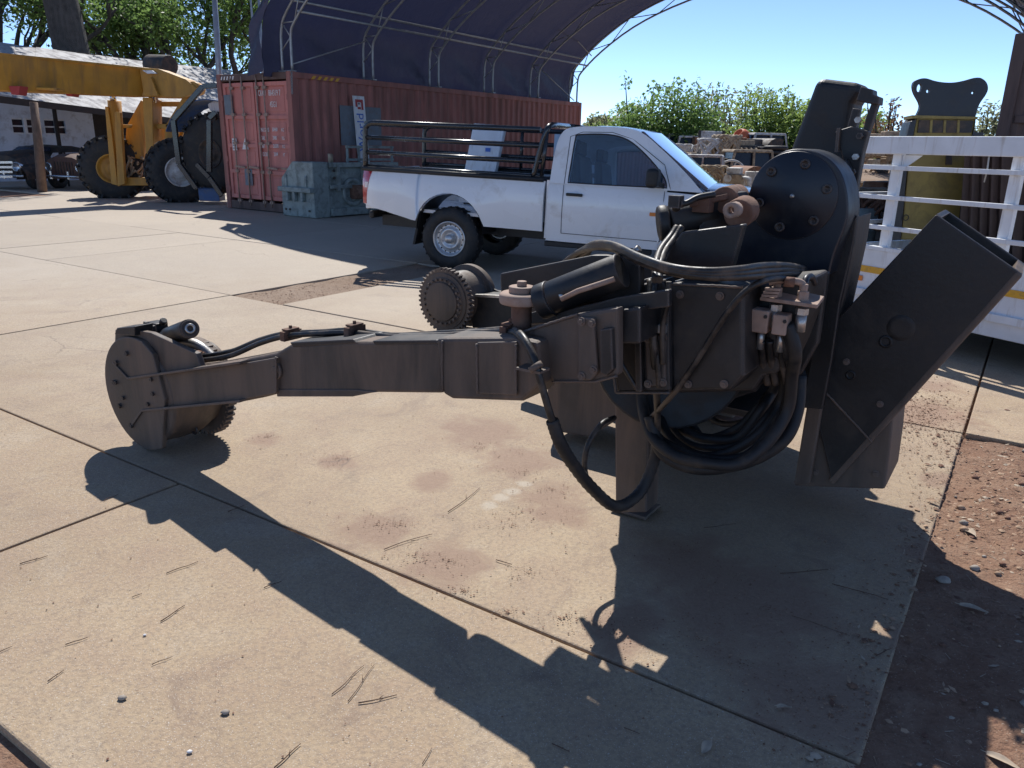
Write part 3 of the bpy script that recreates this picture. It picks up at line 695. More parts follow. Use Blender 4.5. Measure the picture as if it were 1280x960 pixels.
for a, b in ((18, 46), (58, 84)):
    fr = MB(); fr.beam(wq(a, (z0w+z1w)/2, -.06), wq(b, (z0w+z1w)/2, -.06), .05, .05); fr.beam(wq((a+b)/2+2, z0w, -.05), wq((a+b)/2+2, z1w, -.05), .16, .09, wdir)
    for zz in (z0w+.02, z1w-.02): fr.beam(wq(a, zz, -.06), wq(b, zz, -.06), .05, .06)
    f = fr.build('window', M['white'], shed)
    MB().prism([wq(a, z0w, -.12), wq(b, z0w, -.12), wq(b, z1w, -.12), wq(a, z1w, -.12)], wnorm*-.02).build('pane', M['glassdark'], f)
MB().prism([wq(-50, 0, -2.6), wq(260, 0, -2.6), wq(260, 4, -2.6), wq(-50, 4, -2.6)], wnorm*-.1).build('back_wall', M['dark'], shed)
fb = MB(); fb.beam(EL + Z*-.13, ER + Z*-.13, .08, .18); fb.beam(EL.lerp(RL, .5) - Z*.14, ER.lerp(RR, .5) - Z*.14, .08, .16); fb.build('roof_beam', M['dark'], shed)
for px, base in ((53, 240),):
    pb = G(px, base); pt = P(42, 128, pb.y + .3); pt.z = min(pt.z, 2.7)
    MB().tube([pb, pb.lerp(pt, .5) + V((.02, 0, 0)), pt], [.13, .12, .105], 9).build('post', M['wood'], shed)
pb = wq(62, 0, .7); MB().tube([pb, pb + Z*2.7], .07, 8).build('post', M['dark'], shed)
# ================================================================== THE MACHINE IN FRONT
MO = TS(-1.2, 3.6, 0)
mach = thing('two_boomed_machine', 'large black steel two-boomed machine frame with hoses resting on the concrete in front', 'machine frame', MO)
def pl(pts, s): return [S(x, y, s) for x, y in pts]
def plate(name, pts, s, th, mat='steel', parent=mach, bevel=.006, seg=2, smooth=False):
    return MB().prism(pl(pts, s) if not smooth else cr(pl(pts, s), 4), U*th, smooth).build(name, M[mat], parent, bevel=bevel, seg=seg)
def gear_ring(mb, c, r, h, axis, n=44, tooth=.022):
    prof_r = []
    x = W_; y = Z; 
    out0, out1 = [], []
    for i in range(n):
        for f, rr in ((0, r), (.30, r), (.45, r+tooth), (.80, r+tooth)):
            a = 2*math.pi*(i+f)/n; d = (x*math.cos(a) + y*math.sin(a))*rr
            out0.append(c + d); out1.append(c + d + axis*h)
    m = len(out0)
    mb.add(out0 + out1, [list(range(m)), list(range(2*m-1, m-1, -1))] + [(i, (i+1) % m, m+(i+1) % m, m+i) for i in range(m)])

# --- near boom with its hub
HB = TS(-3.60, 2.05, .305)                                   # centre of the outer flange
hub = MB().lathe([(.0, .0), (.250, .0), (.262, .012), (.262, .07), (.268, .12), (.265, .22), (.235, .29), (.225, .36), (.2, .38), (.2, .40), (0, .40)], HB, U, 44)
hubo = hub.build('wheel_hub', M['steel_dusty_bounce'], mach, bevel=.004)
mb = MB(); pts = []
for i in range(26):
    a = math.radians(75 + 200*i/25); pts.append(HB + U*-.02 + W_*math.cos(a)*.31 + Z*math.sin(a)*.298)
mb.prism(pts + [HB + U*-.02 + W_*.14 - Z*.26, HB + U*-.02 + W_*.22 + Z*.02, HB + U*-.02 + W_*.16 + Z*.24], U*.03)
mb.build('flange_plate', M['steel_dusty_bounce'], hubo, bevel=.006)
mb = MB(); gear_ring(mb, HB + U*.30 - Z*.04 + W_*.01, .245, .05, U, 46, .02); mb.build('toothed_ring', M['steel_dusty_bounce'], hubo)
mb = MB()
for i in range(5):
    a = math.radians(105 + i*34); c = HB + W_*math.cos(a)*.215 + Z*math.sin(a)*.215 - U*.02
    mb.cyl(c, c - U*.014, .013, n=6, smooth=False)
tag(mb.build('flange_bolts', M['steel'], hubo), kind='stuff')
def boom_side(s): return None
BA = [(196,464),(250,459),(300,450),(345,441),(362,431),(440,427),(545,427),(552,433),(552,492),(470,491),(445,494),(345,493),(330,497),(290,505),(235,510),(196,512)]
boom = MB().prism(pl(BA, 2.075), U*.16).build('boom', M['steel_dusty_bounce'], mach, bevel=.014, seg=3)
plate('boom_sleeve', [(545,423),(640,422),(672,428),(676,480),(652,502),(565,499),(553,492)], 2.055, .19, 'steel_dusty_bounce', boom, .012)
plate('wear_plate', [(596,428),(645,427),(645,494),(598,492)], 2.046, .012, 'steel_dusty_bounce', boom, .004)
plate('wear_plate', [(345,487),(445,487),(470,490),(440,496),(346,496)], 2.068, .17, 'steel_dusty_bounce', boom, .004)
plate('top_plate', [(362,428),(441,424),(446,429),(366,434)], 2.07, .165, 'steel', boom, .004)
plate('top_plate', [(465,426),(546,425),(548,430),(468,431)], 2.07, .165, 'steel', boom, .004)
mb = MB(); c = S(345, 462, 2.072); mb.cyl(c, c - U*.012, .042, n=20); c2 = S(345,462,2.062); mb.cyl(c2, c2-U*.012, .016, n=10); mb.build('pin_cap', M['steel_dusty_bounce'], boom, bevel=.003)
for (p0, p1, p2) in (((146,452),(165,472),(305,452)), ((168,532),(182,512),(305,500))):
    mb = MB(); q = [S(x, y, 2.045) for x, y in (p0, p1, p2)]
    for a, b in zip(q[:-1], q[1:]): mb.beam(a, b, .05, .012)
    mb.build('bracket_rib', M['steel_dusty_bounce'], boom, bevel=.003)
plate('bracket_web', [(166,474),(200,468),(300,455),(345,447),(345,492),(300,500),(250,508),(184,511)], 2.055, .03, 'steel_dusty_bounce', boom, .005)
mb = MB()
for x, y in ((146,478),(155,497),(186,505),(190,474),(192,492)):
    c = S(x, y, 2.03); mb.cyl(c, c - U*.012, .011, n=6, smooth=False)
tag(mb.build('bracket_bolts', M['steel'], boom), kind='stuff')
# top of the hub: upright bracket, valve and hydraulic motor
plate('hub_bracket', [(143,440),(144,412),(155,410),(188,416),(245,442),(252,462),(200,472),(150,462)], 2.06, .03, 'steel_dusty_bounce', hubo, .004)
plate('lug', [(143,418),(146,410),(168,408),(168,420)], 2.03, .10, 'steel', hubo, .004)
a, b = S(199, 424, 2.42), S(237, 411, 2.10)
mm = MB().cyl(a, b, .046, n=24); mm.cyl(b, b + (b-a).normalized()*.012, .040, n=24); mo = mm.build('hydraulic_motor', M['steel'], mach, bevel=.004)
d_ = (b-a).normalized()
MB().lathe([(.014, .012), (.024, .012), (.024, .02), (.014, .02)], b, d_, 20, closed=True).build('shaft_ring', M['bright'], mo)
mb = MB().box(S(197, 409, 2.3), (.09, .07, .06), (W_, U, Z)); mb.box(S(186, 415, 2.2), (.06, .05, .07), (W_, U, Z)); mb.cyl(S(182,408,2.2), S(182,402,2.2), .012, n=8); mb.cyl(S(203,404,2.3), S(205,400,2.3), .02, n=8)
mb.build('valve_block', M['steel'], mo, bevel=.004)
plate('guide_plate', [(238,446),(300,434),(302,438),(262,450)], 2.3, .03, 'steel', boom, .003)
MB().tube(cr([S(228,428,2.22), S(246,432,2.24), S(262,444,2.26), S(268,452,2.26)], 5), .03, 10).build('motor_elbow', M['bright'], mo)
mb = MB(); c = S(243, 537, 2.2)
mb.tube([c + (W_*math.cos(6.283*i/14) + Z*math.sin(6.283*i/14))*.022 for i in range(14)], .007, 6, closed=True); mb.tube([S(250,522,2.25), c + Z*.02], .01, 6); mb.tube([S(232,540,2.2), S(236,540,2.2), c - W_*.02], .008, 6)
mb.build('lifting_eye', M['steel'], hubo)

# --- hoses along the boom
def hose(pts, r=.013, mat='hose', n=9, par=None, name='hydraulic_hose'):
    return MB().tube(cr(pts, 8), r, n).build(name, M[mat], par or mach)
for k, dz in enumerate((0, 1)):
    hose([S(225-2*dz, 449-5*dz, 2.15+.05*dz), S(255, 450-5*dz, 2.15+.05*dz), S(290, 444-5*dz, 2.17+.05*dz), S(325, 429-4*dz, 2.17+.06*dz), S(358, 420-3*dz, 2.17+.06*dz), S(400, 417-2*dz, 2.18+.06*dz), S(440, 416-3*dz, 2.2+.06*dz),
          S(490, 421-2*dz, 2.2+.06*dz), S(545, 420-3*dz, 2.2+.06*dz), S(600, 416-2*dz, 2.2+.05*dz), S(636, 415-3*dz, 2.16+.05*dz), S(652, 422-3*dz, 2.06), S(667, 448-2*dz, 2.01), S(678, 485, 2.01), S(692, 530, 2.04+.02*dz), S(712, 572+2*dz, 2.12), S(742, 610+4*dz, 2.25), S(770, 630+2*dz, 2.38), S(800, 612, 2.5), S(818, 570, 2.55), S(822, 520, 2.50), S(818, 450, 2.31), S(816, 400, 2.31), S(818, 352, 2.33)], .0125)
sl = [S(690,525,2.04), S(700,553,2.06), S(716,580,2.13), S(742,612,2.25), S(771,633,2.38), S(800,615,2.5), S(818,575,2.55), S(822,545,2.53)]
mb = MB(); q = cr(sl, 10); mb.tube(q, [.021 + .0022*(i % 2) for i in range(len(q))], 10); mb.build('hose_sleeve', M['rubber'], mach)
hose([S(768,522,2.5), S(752,530,2.4), S(735,556,2.33), S(731,585,2.33), S(740,610,2.36), S(765,628,2.42)], .010)
for x, y, s in ((237,449,2.14),(357,420,2.16),(437,415,2.18),(632,415,2.16)):
    c = S(x, y, s) + U*.03; mb = MB().box(c, (.028, .10, .042), (W_, U, Z)); mb.box(c + Z*.026, (.036, .07, .008), (W_, U, Z)); mb.cyl(c + Z*.02, c + Z*.042, .008, n=6, smooth=False)
    mb.build('hose_clamp', M['rust'], boom, bevel=.002)
mb = MB().cyl(S(668,456,2.0), S(672,462,2.0), .024, n=12); mb.box(S(666,461,2.02), (.09, .06, .008), (W_, U, Z)); mb.build('hose_ring', M['steel_dusty_bounce'], mach)

# --- pivot, slewing cylinder and upper plate
pv0, pv1 = S(652, 416, 2.210), S(652, 372, 2.210)
pin = MB().cyl(pv0 - Z*.06, pv1, .036, n=20).build('pivot_pin', M['rust'], mach, bevel=.003)
MB().lathe([(0, .0), (.075, 0), (.078, .01), (.078, .032), (.07, .038), (0, .038)], pv1 - Z*.02, Z, 28).lathe([(0, .038), (.045, .038), (.045, .06), (0, .06)], pv1 - Z*.02, Z, 20).lathe([(0, .06), (.018, .06), (.018, .078), (0, .078)], pv1 - Z*.02, Z, 8, smooth=False).build('pin_head', M['rust_pale'], pin, bevel=.003)
ca, cb = S(690, 372, 2.230), S(778, 338, 2.270)
cyl = MB().cyl(ca, cb, .058, n=26); cyl.cyl(ca - (cb-ca).normalized()*.05, ca, .062, n=26).build('slewing_cylinder', M['steel'], mach, bevel=.005)
co_ = bpy.data.objects[-1] if False else None
MB().cyl(pv1 + Z*.01, ca, .026, n=14).build('cylinder_rod', M['chrome'], mach)
MB().box((pv1+ca)/2 + Z*.0, (.10, .05, .06), ((ca-pv1).normalized(), U, Z)).build('rod_end', M['steel'], mach, bevel=.012)
MB().tube([S(702,374,2.160), S(722,364,2.160), S(768,349,2.190)], .009, 8).build('oil_pipe', M['rust_pale'], mach)
MB().cyl(S(700,372,2.190), S(708,369,2.200), .016, n=8).build('fitting', M['bright'], mach)
plate('upper_plate', [(625,342),(740,319),(775,319),(800,332),(800,372),(640,388),(626,372)], 2.350, .04, 'steel', mach, .005)
plate('upper_plate', [(660,392),(700,380),(828,350),(836,372),(836,392),(700,404),(662,406)], 2.390, .10, 'steel', mach, .006)
plate('rear_plate', [(646,385),(700,372),(828,340),(836,400),(700,412),(648,416)], 4.1, .06, 'steel', mach, .006)
# --- central body
plate('knuckle_housing', [(640,418),(668,408),(700,398),(722,392),(772,384),(772,470),(744,478),(706,480),(690,478),(676,458),(676,424)], 2.120, .05, 'steel_dusty_bounce', mach, .012)
plate('knuckle_web', [(690,404),(722,394),(800,384),(800,430),(690,428)], 2.170, .40, 'steel', mach, .008)
plate('weld_pad', [(722,396),(742,398),(747,466),(738,476),(722,476)], 2.102, .02, 'steel_dusty_bounce', mach, .006)
plate('ear_plate', [(690,392),(770,372),(836,362),(836,384),(770,392),(700,404)], 2.230, .03, 'steel', mach, .005)
plate('knuckle_gusset', [(683,476),(706,468),(744,476),(778,482),(776,522),(735,547),(690,539),(684,500)], 3.44, .30, 'steel_dusty_bounce', mach, .012)
plate('knuckle_side', [(764,382),(790,372),(836,376),(838,492),(770,492),(764,440)], 2.330, .35, 'steel', mach, .014)
plate('side_rib', [(792,376),(800,375),(802,490),(794,490)], 2.300, .035, 'steel', mach, .004)
plate('cover', [(806,420),(832,418),(832,482),(808,484)], 2.318, .02, 'steel_dusty_bounce', mach, .006)
plate('inspection_cover', [(750,412),(764,410),(766,462),(758,470),(750,466)], 2.098, .03, 'steel', mach, .004)
post = MB().prism(pl([(768,490),(812,490),(808,641),(769,641)], 2.690), U*.12)
pz = post.build('support_leg', M['steel_dusty_bounce'], mach, bevel=.008)
gp = G(788, 642); MB().box(ground(gp, .012) + U*.05, (.17, .16, .014), (W_, U, Z)).build('foot_plate', M['steel_dusty_bounce'], pz, bevel=.003)
g2 = G(897, 523)
leg2 = MB().prism([ground(g2) - W_*.09, ground(g2) + W_*.09, ground(g2, .75) + W_*.09, ground(g2, .75) - W_*.09], U*.14).build('support_leg', M['steel_dusty_bounce'], mach, bevel=.008)
MB().box(ground(g2, .012) + U*.05, (.28, .24, .022), (W_, U, Z)).build('foot_plate', M['rust'], leg2, bevel=.003)
plate('body_side', [(760,345),(800,332),(895,345),(960,350),(1035,340),(1022,430),(1000,470),(972,468),(958,470),(944,490),(920,498),(880,498),(800,494),(770,490),(742,440),(744,382)], 2.98, .05, 'steel', mach, .012, 3)
plate('body_side', [(800,332),(895,345),(1035,340),(1022,430),(958,470),(940,488),(920,494),(800,490),(770,480),(744,382)], 4.30, .05, 'steel', mach, .012, 3)
plate('body_front', [(836,353),(930,357),(930,470),(914,489),(838,491)], 2.360, .18, 'steel', mach, .015, 3)
plate('body_front', [(836,352),(960,354),(1010,350),(1000,400),(985,440),(972,468),(955,470),(942,490),(838,492)], 2.530, .30, 'steel', mach, .015, 3)
mb = MB()
for s0, s1, zz in ((3.02, 4.30, .50), (3.02, 4.30, .92)):
    a, b = S(775, 440, 3.0), S(985, 440, 3.0); a.z = b.z = zz
    mb.prism([a, b, b + Z*.03, a + Z*.03], U*(s1-s0))
mb.build('cross_plate', M['steel'], mach)
a, b = S(838, 440, 2.730), S(838, 440, 4.4); MB().cyl(a, b, .30, n=32).build('cross_tube', M['steel'], mach, bevel=.01)
plate('cross_web', [(815,385),(945,385),(945,470),(815,480)], 3.5, .06, 'steel', mach, .004)
# --- the far boom, with its hub and toothed ring turned this way
RC = S(553, 377, 4.93)
hub2 = MB().lathe([(0, 0), (.16, 0), (.165, .02), (.2, .02), (.2, .03), (.235, .03), (.235, .06), (.2, .07), (.225, .08), (.225, .36), (.27, .36), (.27, .42), (0, .42)], RC - U*.02, U, 44).build('wheel_hub', M['steel_dusty_bounce'], mach, bevel=.003)
mb = MB(); gear_ring(mb, RC + U*.02, .255, .055, U, 42, .02); mb.build('toothed_ring', M['steel_dusty_bounce'], hub2)
mb = MB()
for i in range(24):
    a = 6.283*i/24; c = RC + W_*math.cos(a)*.185 + Z*math.sin(a)*.185; mb.cyl(c - U*.008, c - U*.024, .011, n=6, smooth=False)
tag(mb.build('ring_bolts', M['steel_dusty_bounce'], hub2), kind='stuff')
plate('boom', [(585,367),(640,371),(700,372),(760,380),(760,425),(700,425),(640,413),(590,410)], 5.12, .22, 'steel', mach, .012)
MB().prism([S(566,337,5.3), S(690,396,5.3), S(690,410,5.3), S(600,372,5.3)], U*.02).build('guide_plate', M['steel'], mach)
MB().beam(S(592,369,5.10), S(690,374,5.10), .03, .02).build('boom_edge', M['bright'], mach)
plate('far_knuckle', [(690,360),(800,350),(820,430),(760,460),(690,440)], 4.9, .5, 'steel', mach, .012)
# --- round turret plate, mast, end plates and box beam at the right
plate('turret_plate', [(892,340),(905,318),(925,278),(934,245),(944,224),(958,205),(976,191),(996,186),(1018,189),(1038,200),(1052,218),(1059,242),(1060,268),(1054,290),(1044,315),(1036,345)], 3.08, .22, 'steel_blue', mach, .008, 3, True)
tc_ = S(991, 245, 3.08); mb = MB().lathe([(0, -.008), (.160, -.006), (.163, -.003), (.163, .002), (0, .002)], tc_, U, 48); td = mb.build('turret_disc', M['steel_blue'], mach)
for i in range(6):
    a = math.radians(75 - 60*i); c = tc_ + W_*math.cos(a)*.126 + Z*math.sin(a)*.122 - U*.007
    MB().lathe([(.0, 0), (.019, 0), (.019, -.005), (.010, -.006), (.009, .0), (0, .0)], c, U, 16).build('bolt', M['steel'], td)
MB().lathe([(0, -.012), (.008, -.012), (.008, 0)], tc_ - U*.004, U, 10).build('centre_pin', M['bright'], td)
plate('mast', [(1021,97),(1078,104),(1076,116),(1067,130),(1062,160),(1062,270),(1046,320),(1000,335),(975,330),(984,196)], 3.58, .22, 'steel', mach, .04, 5)
plate('mast_flange', [(1076,108),(1091,112),(1091,118),(1099,121),(1098,131),(1085,129),(1070,126)], 3.46, .10, 'steel', mach, .004)
plate('mast_rail', [(1098,129),(1092,148),(1086,166),(1078,166),(1082,148),(1089,129)], 3.48, .05, 'steel', mach, .003)
plate('mast_bracket', [(1044,164),(1064,158),(1086,164),(1079,190),(1072,230),(1067,262),(1056,264),(1056,210)], 3.44, .06, 'steel', mach, .005)
mb = MB().beam(S(1071,136,3.48), S(1064,160,3.48), .02, .03); mb.build('mast_lever', M['steel'], mach, bevel=.004)
for i, (x, y) in enumerate(((1075,170),(1070,196),(1066,215),(1073,150))):
    c = S(x, y, 3.42); MB().cyl(c, c - U*.02, .013, n=6, smooth=False).build('bolt', M['bright' if i % 2 else 'steel'], mach)
MB().beam(S(1049,160,3.43), S(1046,190,3.43), .03, .012).build('guide_strip', M['steel_dusty_bounce'], mach)
MB().tube(cr([S(1058,200,3.42), S(1064,218,3.4), S(1058,240,3.4), S(1050,262,3.4)], 5), .008, 6).build('hydraulic_hose', M['hose'], mach)
plate('end_plate', [(1034,304),(1042,300),(1072,268),(1068,300),(1050,380),(1040,450),(1028,512),(1002,510),(1018,420)], 3.22, .035, 'steel', mach, .006)
plate('end_plate', [(1044,300),(1072,270),(1066,310),(1042,420),(1026,520),(1012,606),(992,606),(1006,520),(1030,390)], 3.30, .30, 'steel_dusty_bounce', mach, .008)
# box beam: four walls, open at its raised end
e0, e1 = S(1170, 268, 3.32), S(1278, 343, 3.32); f0, f1 = S(1002, 446, 3.32), S(1040, 606, 3.32)
bx = MB(); dU = U*.34; xd = (e1-e0).normalized(); tw = .022
bx.prism([f0, f1, e1, e0], U*tw)
bx.prism([f0 + dU - U*tw, f1 + dU - U*tw, e1 + dU - U*tw, e0 + dU - U*tw], U*tw)
up_ = (e0-f0).normalized()
box_ = bx.build('box_beam', M['steel'], mach, bevel=.006)
MB().prism([f0 + U*tw, f0 + xd*tw + U*tw, e0 + xd*tw + U*tw, e0 + U*tw], U*(.34-2*tw)).build('beam_wall', M['steel'], box_)
MB().prism([f1 + U*tw - xd*.03, f1 + U*tw, e1 + U*tw, e1 - xd*.03 + U*tw], U*(.34-2*tw)).build('beam_wall', M['steel_dusty_bounce'], box_)
MB().prism([f1 + xd*.004 - U*.002, f1 + xd*.004 + U*.05, e1 + xd*.004 + U*.05, e1 + xd*.004 - U*.002], -xd*.03).build('beam_edge', M['steel_dusty_bounce'], box_, bevel=.01)
for x, y, r in ((1107,427,.026),(1063,469,.02)):
    c = S(x, y, 3.32); MB().lathe([(r*.55, .012), (r*.55, -.004), (r, -.004), (r, .002)], c, U, 20).lathe([(0, -.0015), (r*.56, -.0015)], c, U, 20).build('bolt_hole', M['plastic'], box_)
MB().lathe([(.055, .004), (.05, -.002), (.03, -.001), (0, -.001)], S(1126,410,3.32), U, 22).build('worn_patch', M['steel'], box_)
plate('base_block', [(1012,512),(1117,514),(1113,560),(1106,612),(992,608),(1002,560)], 3.34, .36, 'steel_dusty_bounce', mach, .01)
plate('base_gusset', [(1012,470),(1092,556),(1050,600),(1004,600)], 3.36, .30, 'steel', mach, .01)
MB().prism([S(1092,545,3.33), S(1117,514,3.33), S(1117,514,3.33) + Z*.012, S(1092,545,3.33) + Z*.012], U*.3).build('cover_plate', M['bright'], mach)

# --- small winch drive behind the frame
wa, wb = S(836, 278, 2.610), S(895, 265, 2.710)
dv = MB().cyl(wa, wb, .060, n=26); dv.cyl(S(822,280,2.590), wa, .063, n=26); dvo = dv.build('swing_drive', M['steel'], mach, bevel=.012)
MB().box(S(905, 268, 2.730), (.13, .15, .14), ((wb-wa).normalized(), U, Z)).build('drive_housing', M['steel'], dvo, bevel=.02)
mb = MB().cyl(S(905,250,2.660), S(922,245,3.08), .045, n=18); mb.cyl(S(922,268,2.610), S(932,262,2.710), .05, n=18); mb.build('drive_cap', M['rust'], dvo, bevel=.008)
mb = MB().box(S(892,250,2.660), (.13, .11, .02), ((wb-wa).normalized(), U, Z)); mb.box(S(879,256,2.610), (.06, .05, .05), (W_, U, Z)); mb.build('valve_plate', M['rust'], dvo, bevel=.003)
mb = MB().tube(cr([S(846,255,2.510), S(858,254,2.530), S(872,247,2.560), S(893,243,2.610)], 5), .011, 7); mb.box(S(845,252,2.510), (.04, .04, .04), (W_, U, Z)); mb.cyl(S(845,250,2.510), S(845,262,2.530), .014, n=8); mb.build('control_link', M['steel'], dvo)
MB().lathe([(.012, 0), (.026, 0), (.026, .05), (.012, .05)], S(913,263,2.510), U, 16, closed=True).build('collar', M['rust_pale'], dvo)
plate('drive_bracket', [(852,290),(930,280),(915,335),(895,346),(826,338),(836,312)], 2.470, .04, 'steel', mach, .006)
MB().cyl(S(873,318,2.610), S(873,318,3.03), .060, n=26).build('guide_roller', M['steel_dusty_bounce'], mach, bevel=.006)
MB().beam(S(872,290,2.590), S(856,320,2.590), .035, .012).build('guide_strip', M['bright'], mach)
for k in range(2):
    hose([S(846+6*k, 284, 2.530), S(838+5*k, 296+2*k, 2.490), S(826+5*k, 312+3*k, 2.410), S(820+5*k, 330+3*k, 2.310), S(819+5*k, 350, 2.210)], .012)
for x, y in ((870,333),(880,338),(890,330),(895,322)):
    c = S(x, y, 2.710); MB().cyl(c, c + V((.02, 0, .03)), .014, n=8).build('fitting', M['bright'], mach)
# --- upper hose bundle sweeping over the frame
for k in range(6):
    o = (k % 3)*3.0; s_ = (k//3)*.06; r = .0115
    y0 = -o
    pts = [S(700+6*k, 332-o, 2.780), S(722+3*k, 316-o*.6, 2.680), S(745, 309-o*.8, 2.510+s_), S(768, 310-o*.8+k*.6, 2.380+s_), S(800, 325-o*.9+k*.8, 2.210+s_), S(840, 339-o*1.0+k*.6, 2.130+s_), S(885, 346-o*1.2, 2.120+s_), S(925, 346-o*1.6, 2.210+s_), S(958, 344-o*2.0, 2.380+s_), S(985, 342-o*1.6, 2.580+s_), S(1005, 342-o, 3.0)]
    hose(pts, r)
hose([S(990,352,2.490), S(975,348,2.450), S(952,352,2.330), S(930,366,2.310), S(914,384,2.310), S(900,404,2.320), S(880,436,2.330), S(858,470,2.340), S(835,500,2.390), S(806,530,2.630)], .010)
hose([S(812,350,2.380), S(814,380,2.330), S(816,400,2.330), S(818,420,2.310), S(822,452,2.310), S(824,484,2.320)], .010)
hose([S(836,352,2.290), S(834,380,2.290), S(829,402,2.300), S(828,430,2.300), S(829,455,2.310)], .009)
MB().box(S(828,411,2.320), (.026, .026, .03), (W_, U, Z)).build('hose_coupling', M['bright'], mach, bevel=.003)
hose([S(772,440,2.300), S(778,456,2.290), S(786,470,2.300), S(796,486,2.310)], .008)
for x, y in ((742,424),(771,438),(761,446),(732,460)):
    c = S(x, y, 2.250); MB().cyl(c, c + Z*.03 + W_*.01, .010, n=8).box(c, (.03, .02, .016), (W_, U, Z)).build('fitting', M['rust'], mach)
for x, y in ((779,322),(787,330),(775,336),(792,316),(783,338)):
    c = S(x, y, 2.410); MB().cyl(c, c + W_*.02 + Z*.018, .012, n=8).build('fitting', M['bright'], mach)
# --- heavy looped hoses below
rh = random.Random(4)
for k in range(6):
    j = lambda q: rh.uniform(-q, q)
    hose([S(804+6*k+j(3), 460, 2.630+.06*k), S(806+7*k+j(4), 505, 2.590+.06*k), S(816+7*k+j(5), 545-3*k, 2.510+.06*k), S(845+4*k, 573-8*k+j(4), 2.450+.06*k), S(882, 583-8*k+j(5), 2.430+.06*k), S(925+j(5), 575-8*k+j(5), 2.450+.06*k),
          S(960-2*k, 548-8*k+j(6), 2.510+.05*k), S(982-3*k+j(4), 512-6*k, 2.570+.05*k), S(992-3*k+j(4), 470-3*k, 2.550+.03*k), S(994-5*k, 440, 2.490+.01*k), S(984-5*k, 405, 2.470+.01*k)], (.022, .015, .018, .013, .019, .015)[k], 'rubber')
hose([S(1000,470,2.730), S(996,515,2.690), S(978,552,2.630), S(932,578,2.570), S(872,586,2.530), S(828,566,2.510), S(812,520,2.530)], .023, 'rubber')
hose([S(866,482,3.4), S(880,514,3.35), S(905,530,3.3), S(945,520,3.25), S(975,480,3.2), S(985,440,3.1)], .014, 'rubber')
# --- rusty valve bracket with fittings and two blocks
vb = MB().prism([S(950,371,2.450), S(1022,381,2.450), S(1018,388-10,2.450) + U*.13, S(958,362+2,2.450) + U*.13], Z*-.012).build('valve_bracket', M['rust_pale'], mach, bevel=.002)
for i in range(3): MB().beam(S(953+2*i, 369-4*i, 2.450), S(972+2*i, 370-4*i, 2.450), .02, .008).build('bracket_finger', M['rust_pale'], vb)
for x, y in ((971,362),(1004,367)):
    c = S(x, y, 2.490); mb = MB().cyl(c - Z*.03, c + Z*.008, .018, n=6, smooth=False); mb.cyl(c, c + Z*.03, .012, n=10); mb.build('fitting', M['rust_pale'], vb, bevel=.002)
    c = S(x-2, y+26, 2.490); mb = MB().cyl(c, c - Z*.055, .017, n=10); mb.cyl(c + Z*.02, c, .02, n=6, smooth=False); mb.build('fitting', M['bright'], vb)
MB().tube(cr([S(962,353,2.470), S(974,350,2.470), S(990,351,2.480), S(1002,354,2.490), S(1004,362,2.490)], 6), .011, 8).build('oil_pipe', M['rust_pale'], mach)
MB().cyl(S(980,352,2.465), S(993,353,2.475), .016, n=10).build('pipe_sleeve', M['rust'], mach)
MB().tube(cr([S(1006,356,2.510), S(1008,348,2.530), S(1014,346,2.570), S(1018,354,2.630)], 5), .011, 8).build('oil_pipe', M['steel_blue'], mach)
for (x0, y0, x1, y1) in ((941,386,963,414),(968,392,986,417)):
    c = S((x0+x1)/2, (y0+y1)/2, 2.470); w = (S(x1, y0, 2.470) - S(x0, y0, 2.470)).length; h = (S(x0, y0, 2.470) - S(x0, y1, 2.470)).length
    b_ = MB().box(c, (w, .06, h), (W_, U, Z)).build('valve_block', M['rust_pale'], mach, bevel=.004)
    q = S(x0+.72*(x1-x0), y0+10, 2.438); MB().cyl(q, q - U*.003, .006, n=10).build('port', M['plastic'], b_)
    q = S((x0+x1)/2, y1, 2.490); MB().cyl(q + Z*.01, q - Z*.06, .013, n=10).build('fitting', M['bright'], b_)
for x in (952, 962, 976, 984): hose([S(x, 425, 2.490), S(x+2, 450, 2.530), S(x+8, 480, 2.570)], .013)

# --- weld beads and small bolts
rw = random.Random(12)
def bead(pts, s, par=mach):
    q = [S(x, y, s) for x, y in pts]; path = []
    for a, b in zip(q[:-1], q[1:]):
        n = max(3, int((b-a).length/.012)); path += [a + (b-a)*i/n + V((rw.uniform(-.001,.001), 0, rw.uniform(-.001,.001))) for i in range(n)]
    path.append(q[-1]); MB().tube(path, [.0038 + .0016*(i % 2) for i in range(len(path))], 6).build('weld_bead', M['steel_dusty_bounce'], par)
bead([(553,426),(553,490)], 2.053); bead([(345,446),(345,492)], 2.053); bead([(645,430),(645,494)], 2.044); bead([(596,430),(597,492)], 2.044)
bead([(640,420),(700,400),(722,393)], 2.116); bead([(690,477),(744,477),(771,470)], 2.116); bead([(770,491),(837,491)], 2.326); bead([(764,384),(764,440),(770,490)], 2.326)
bead([(840,355),(928,359)], 2.357); bead([(1015,515),(1112,516)], 3.337); bead([(1013,470),(1090,553)], 3.317)
for x, y, s in ((810,424,2.316),(829,422,2.316),(810,480,2.316),(829,478,2.316),(727,402,2.100),(740,404,2.100),(727,470,2.100),(742,462,2.100),(850,368,2.358),(900,370,2.358),(860,480,2.358),(905,480,2.358),(1100,505,3.318),(1058,452,3.318),(1020,590,3.338),(1095,592,3.338)):
    c = S(x, y, s); MB().cyl(c, c - U*.010, .009, n=6, smooth=False).cyl(c + U*.001, c - U*.003, .014, n=14).build('bolt', M['steel_dusty_bounce'], mach)
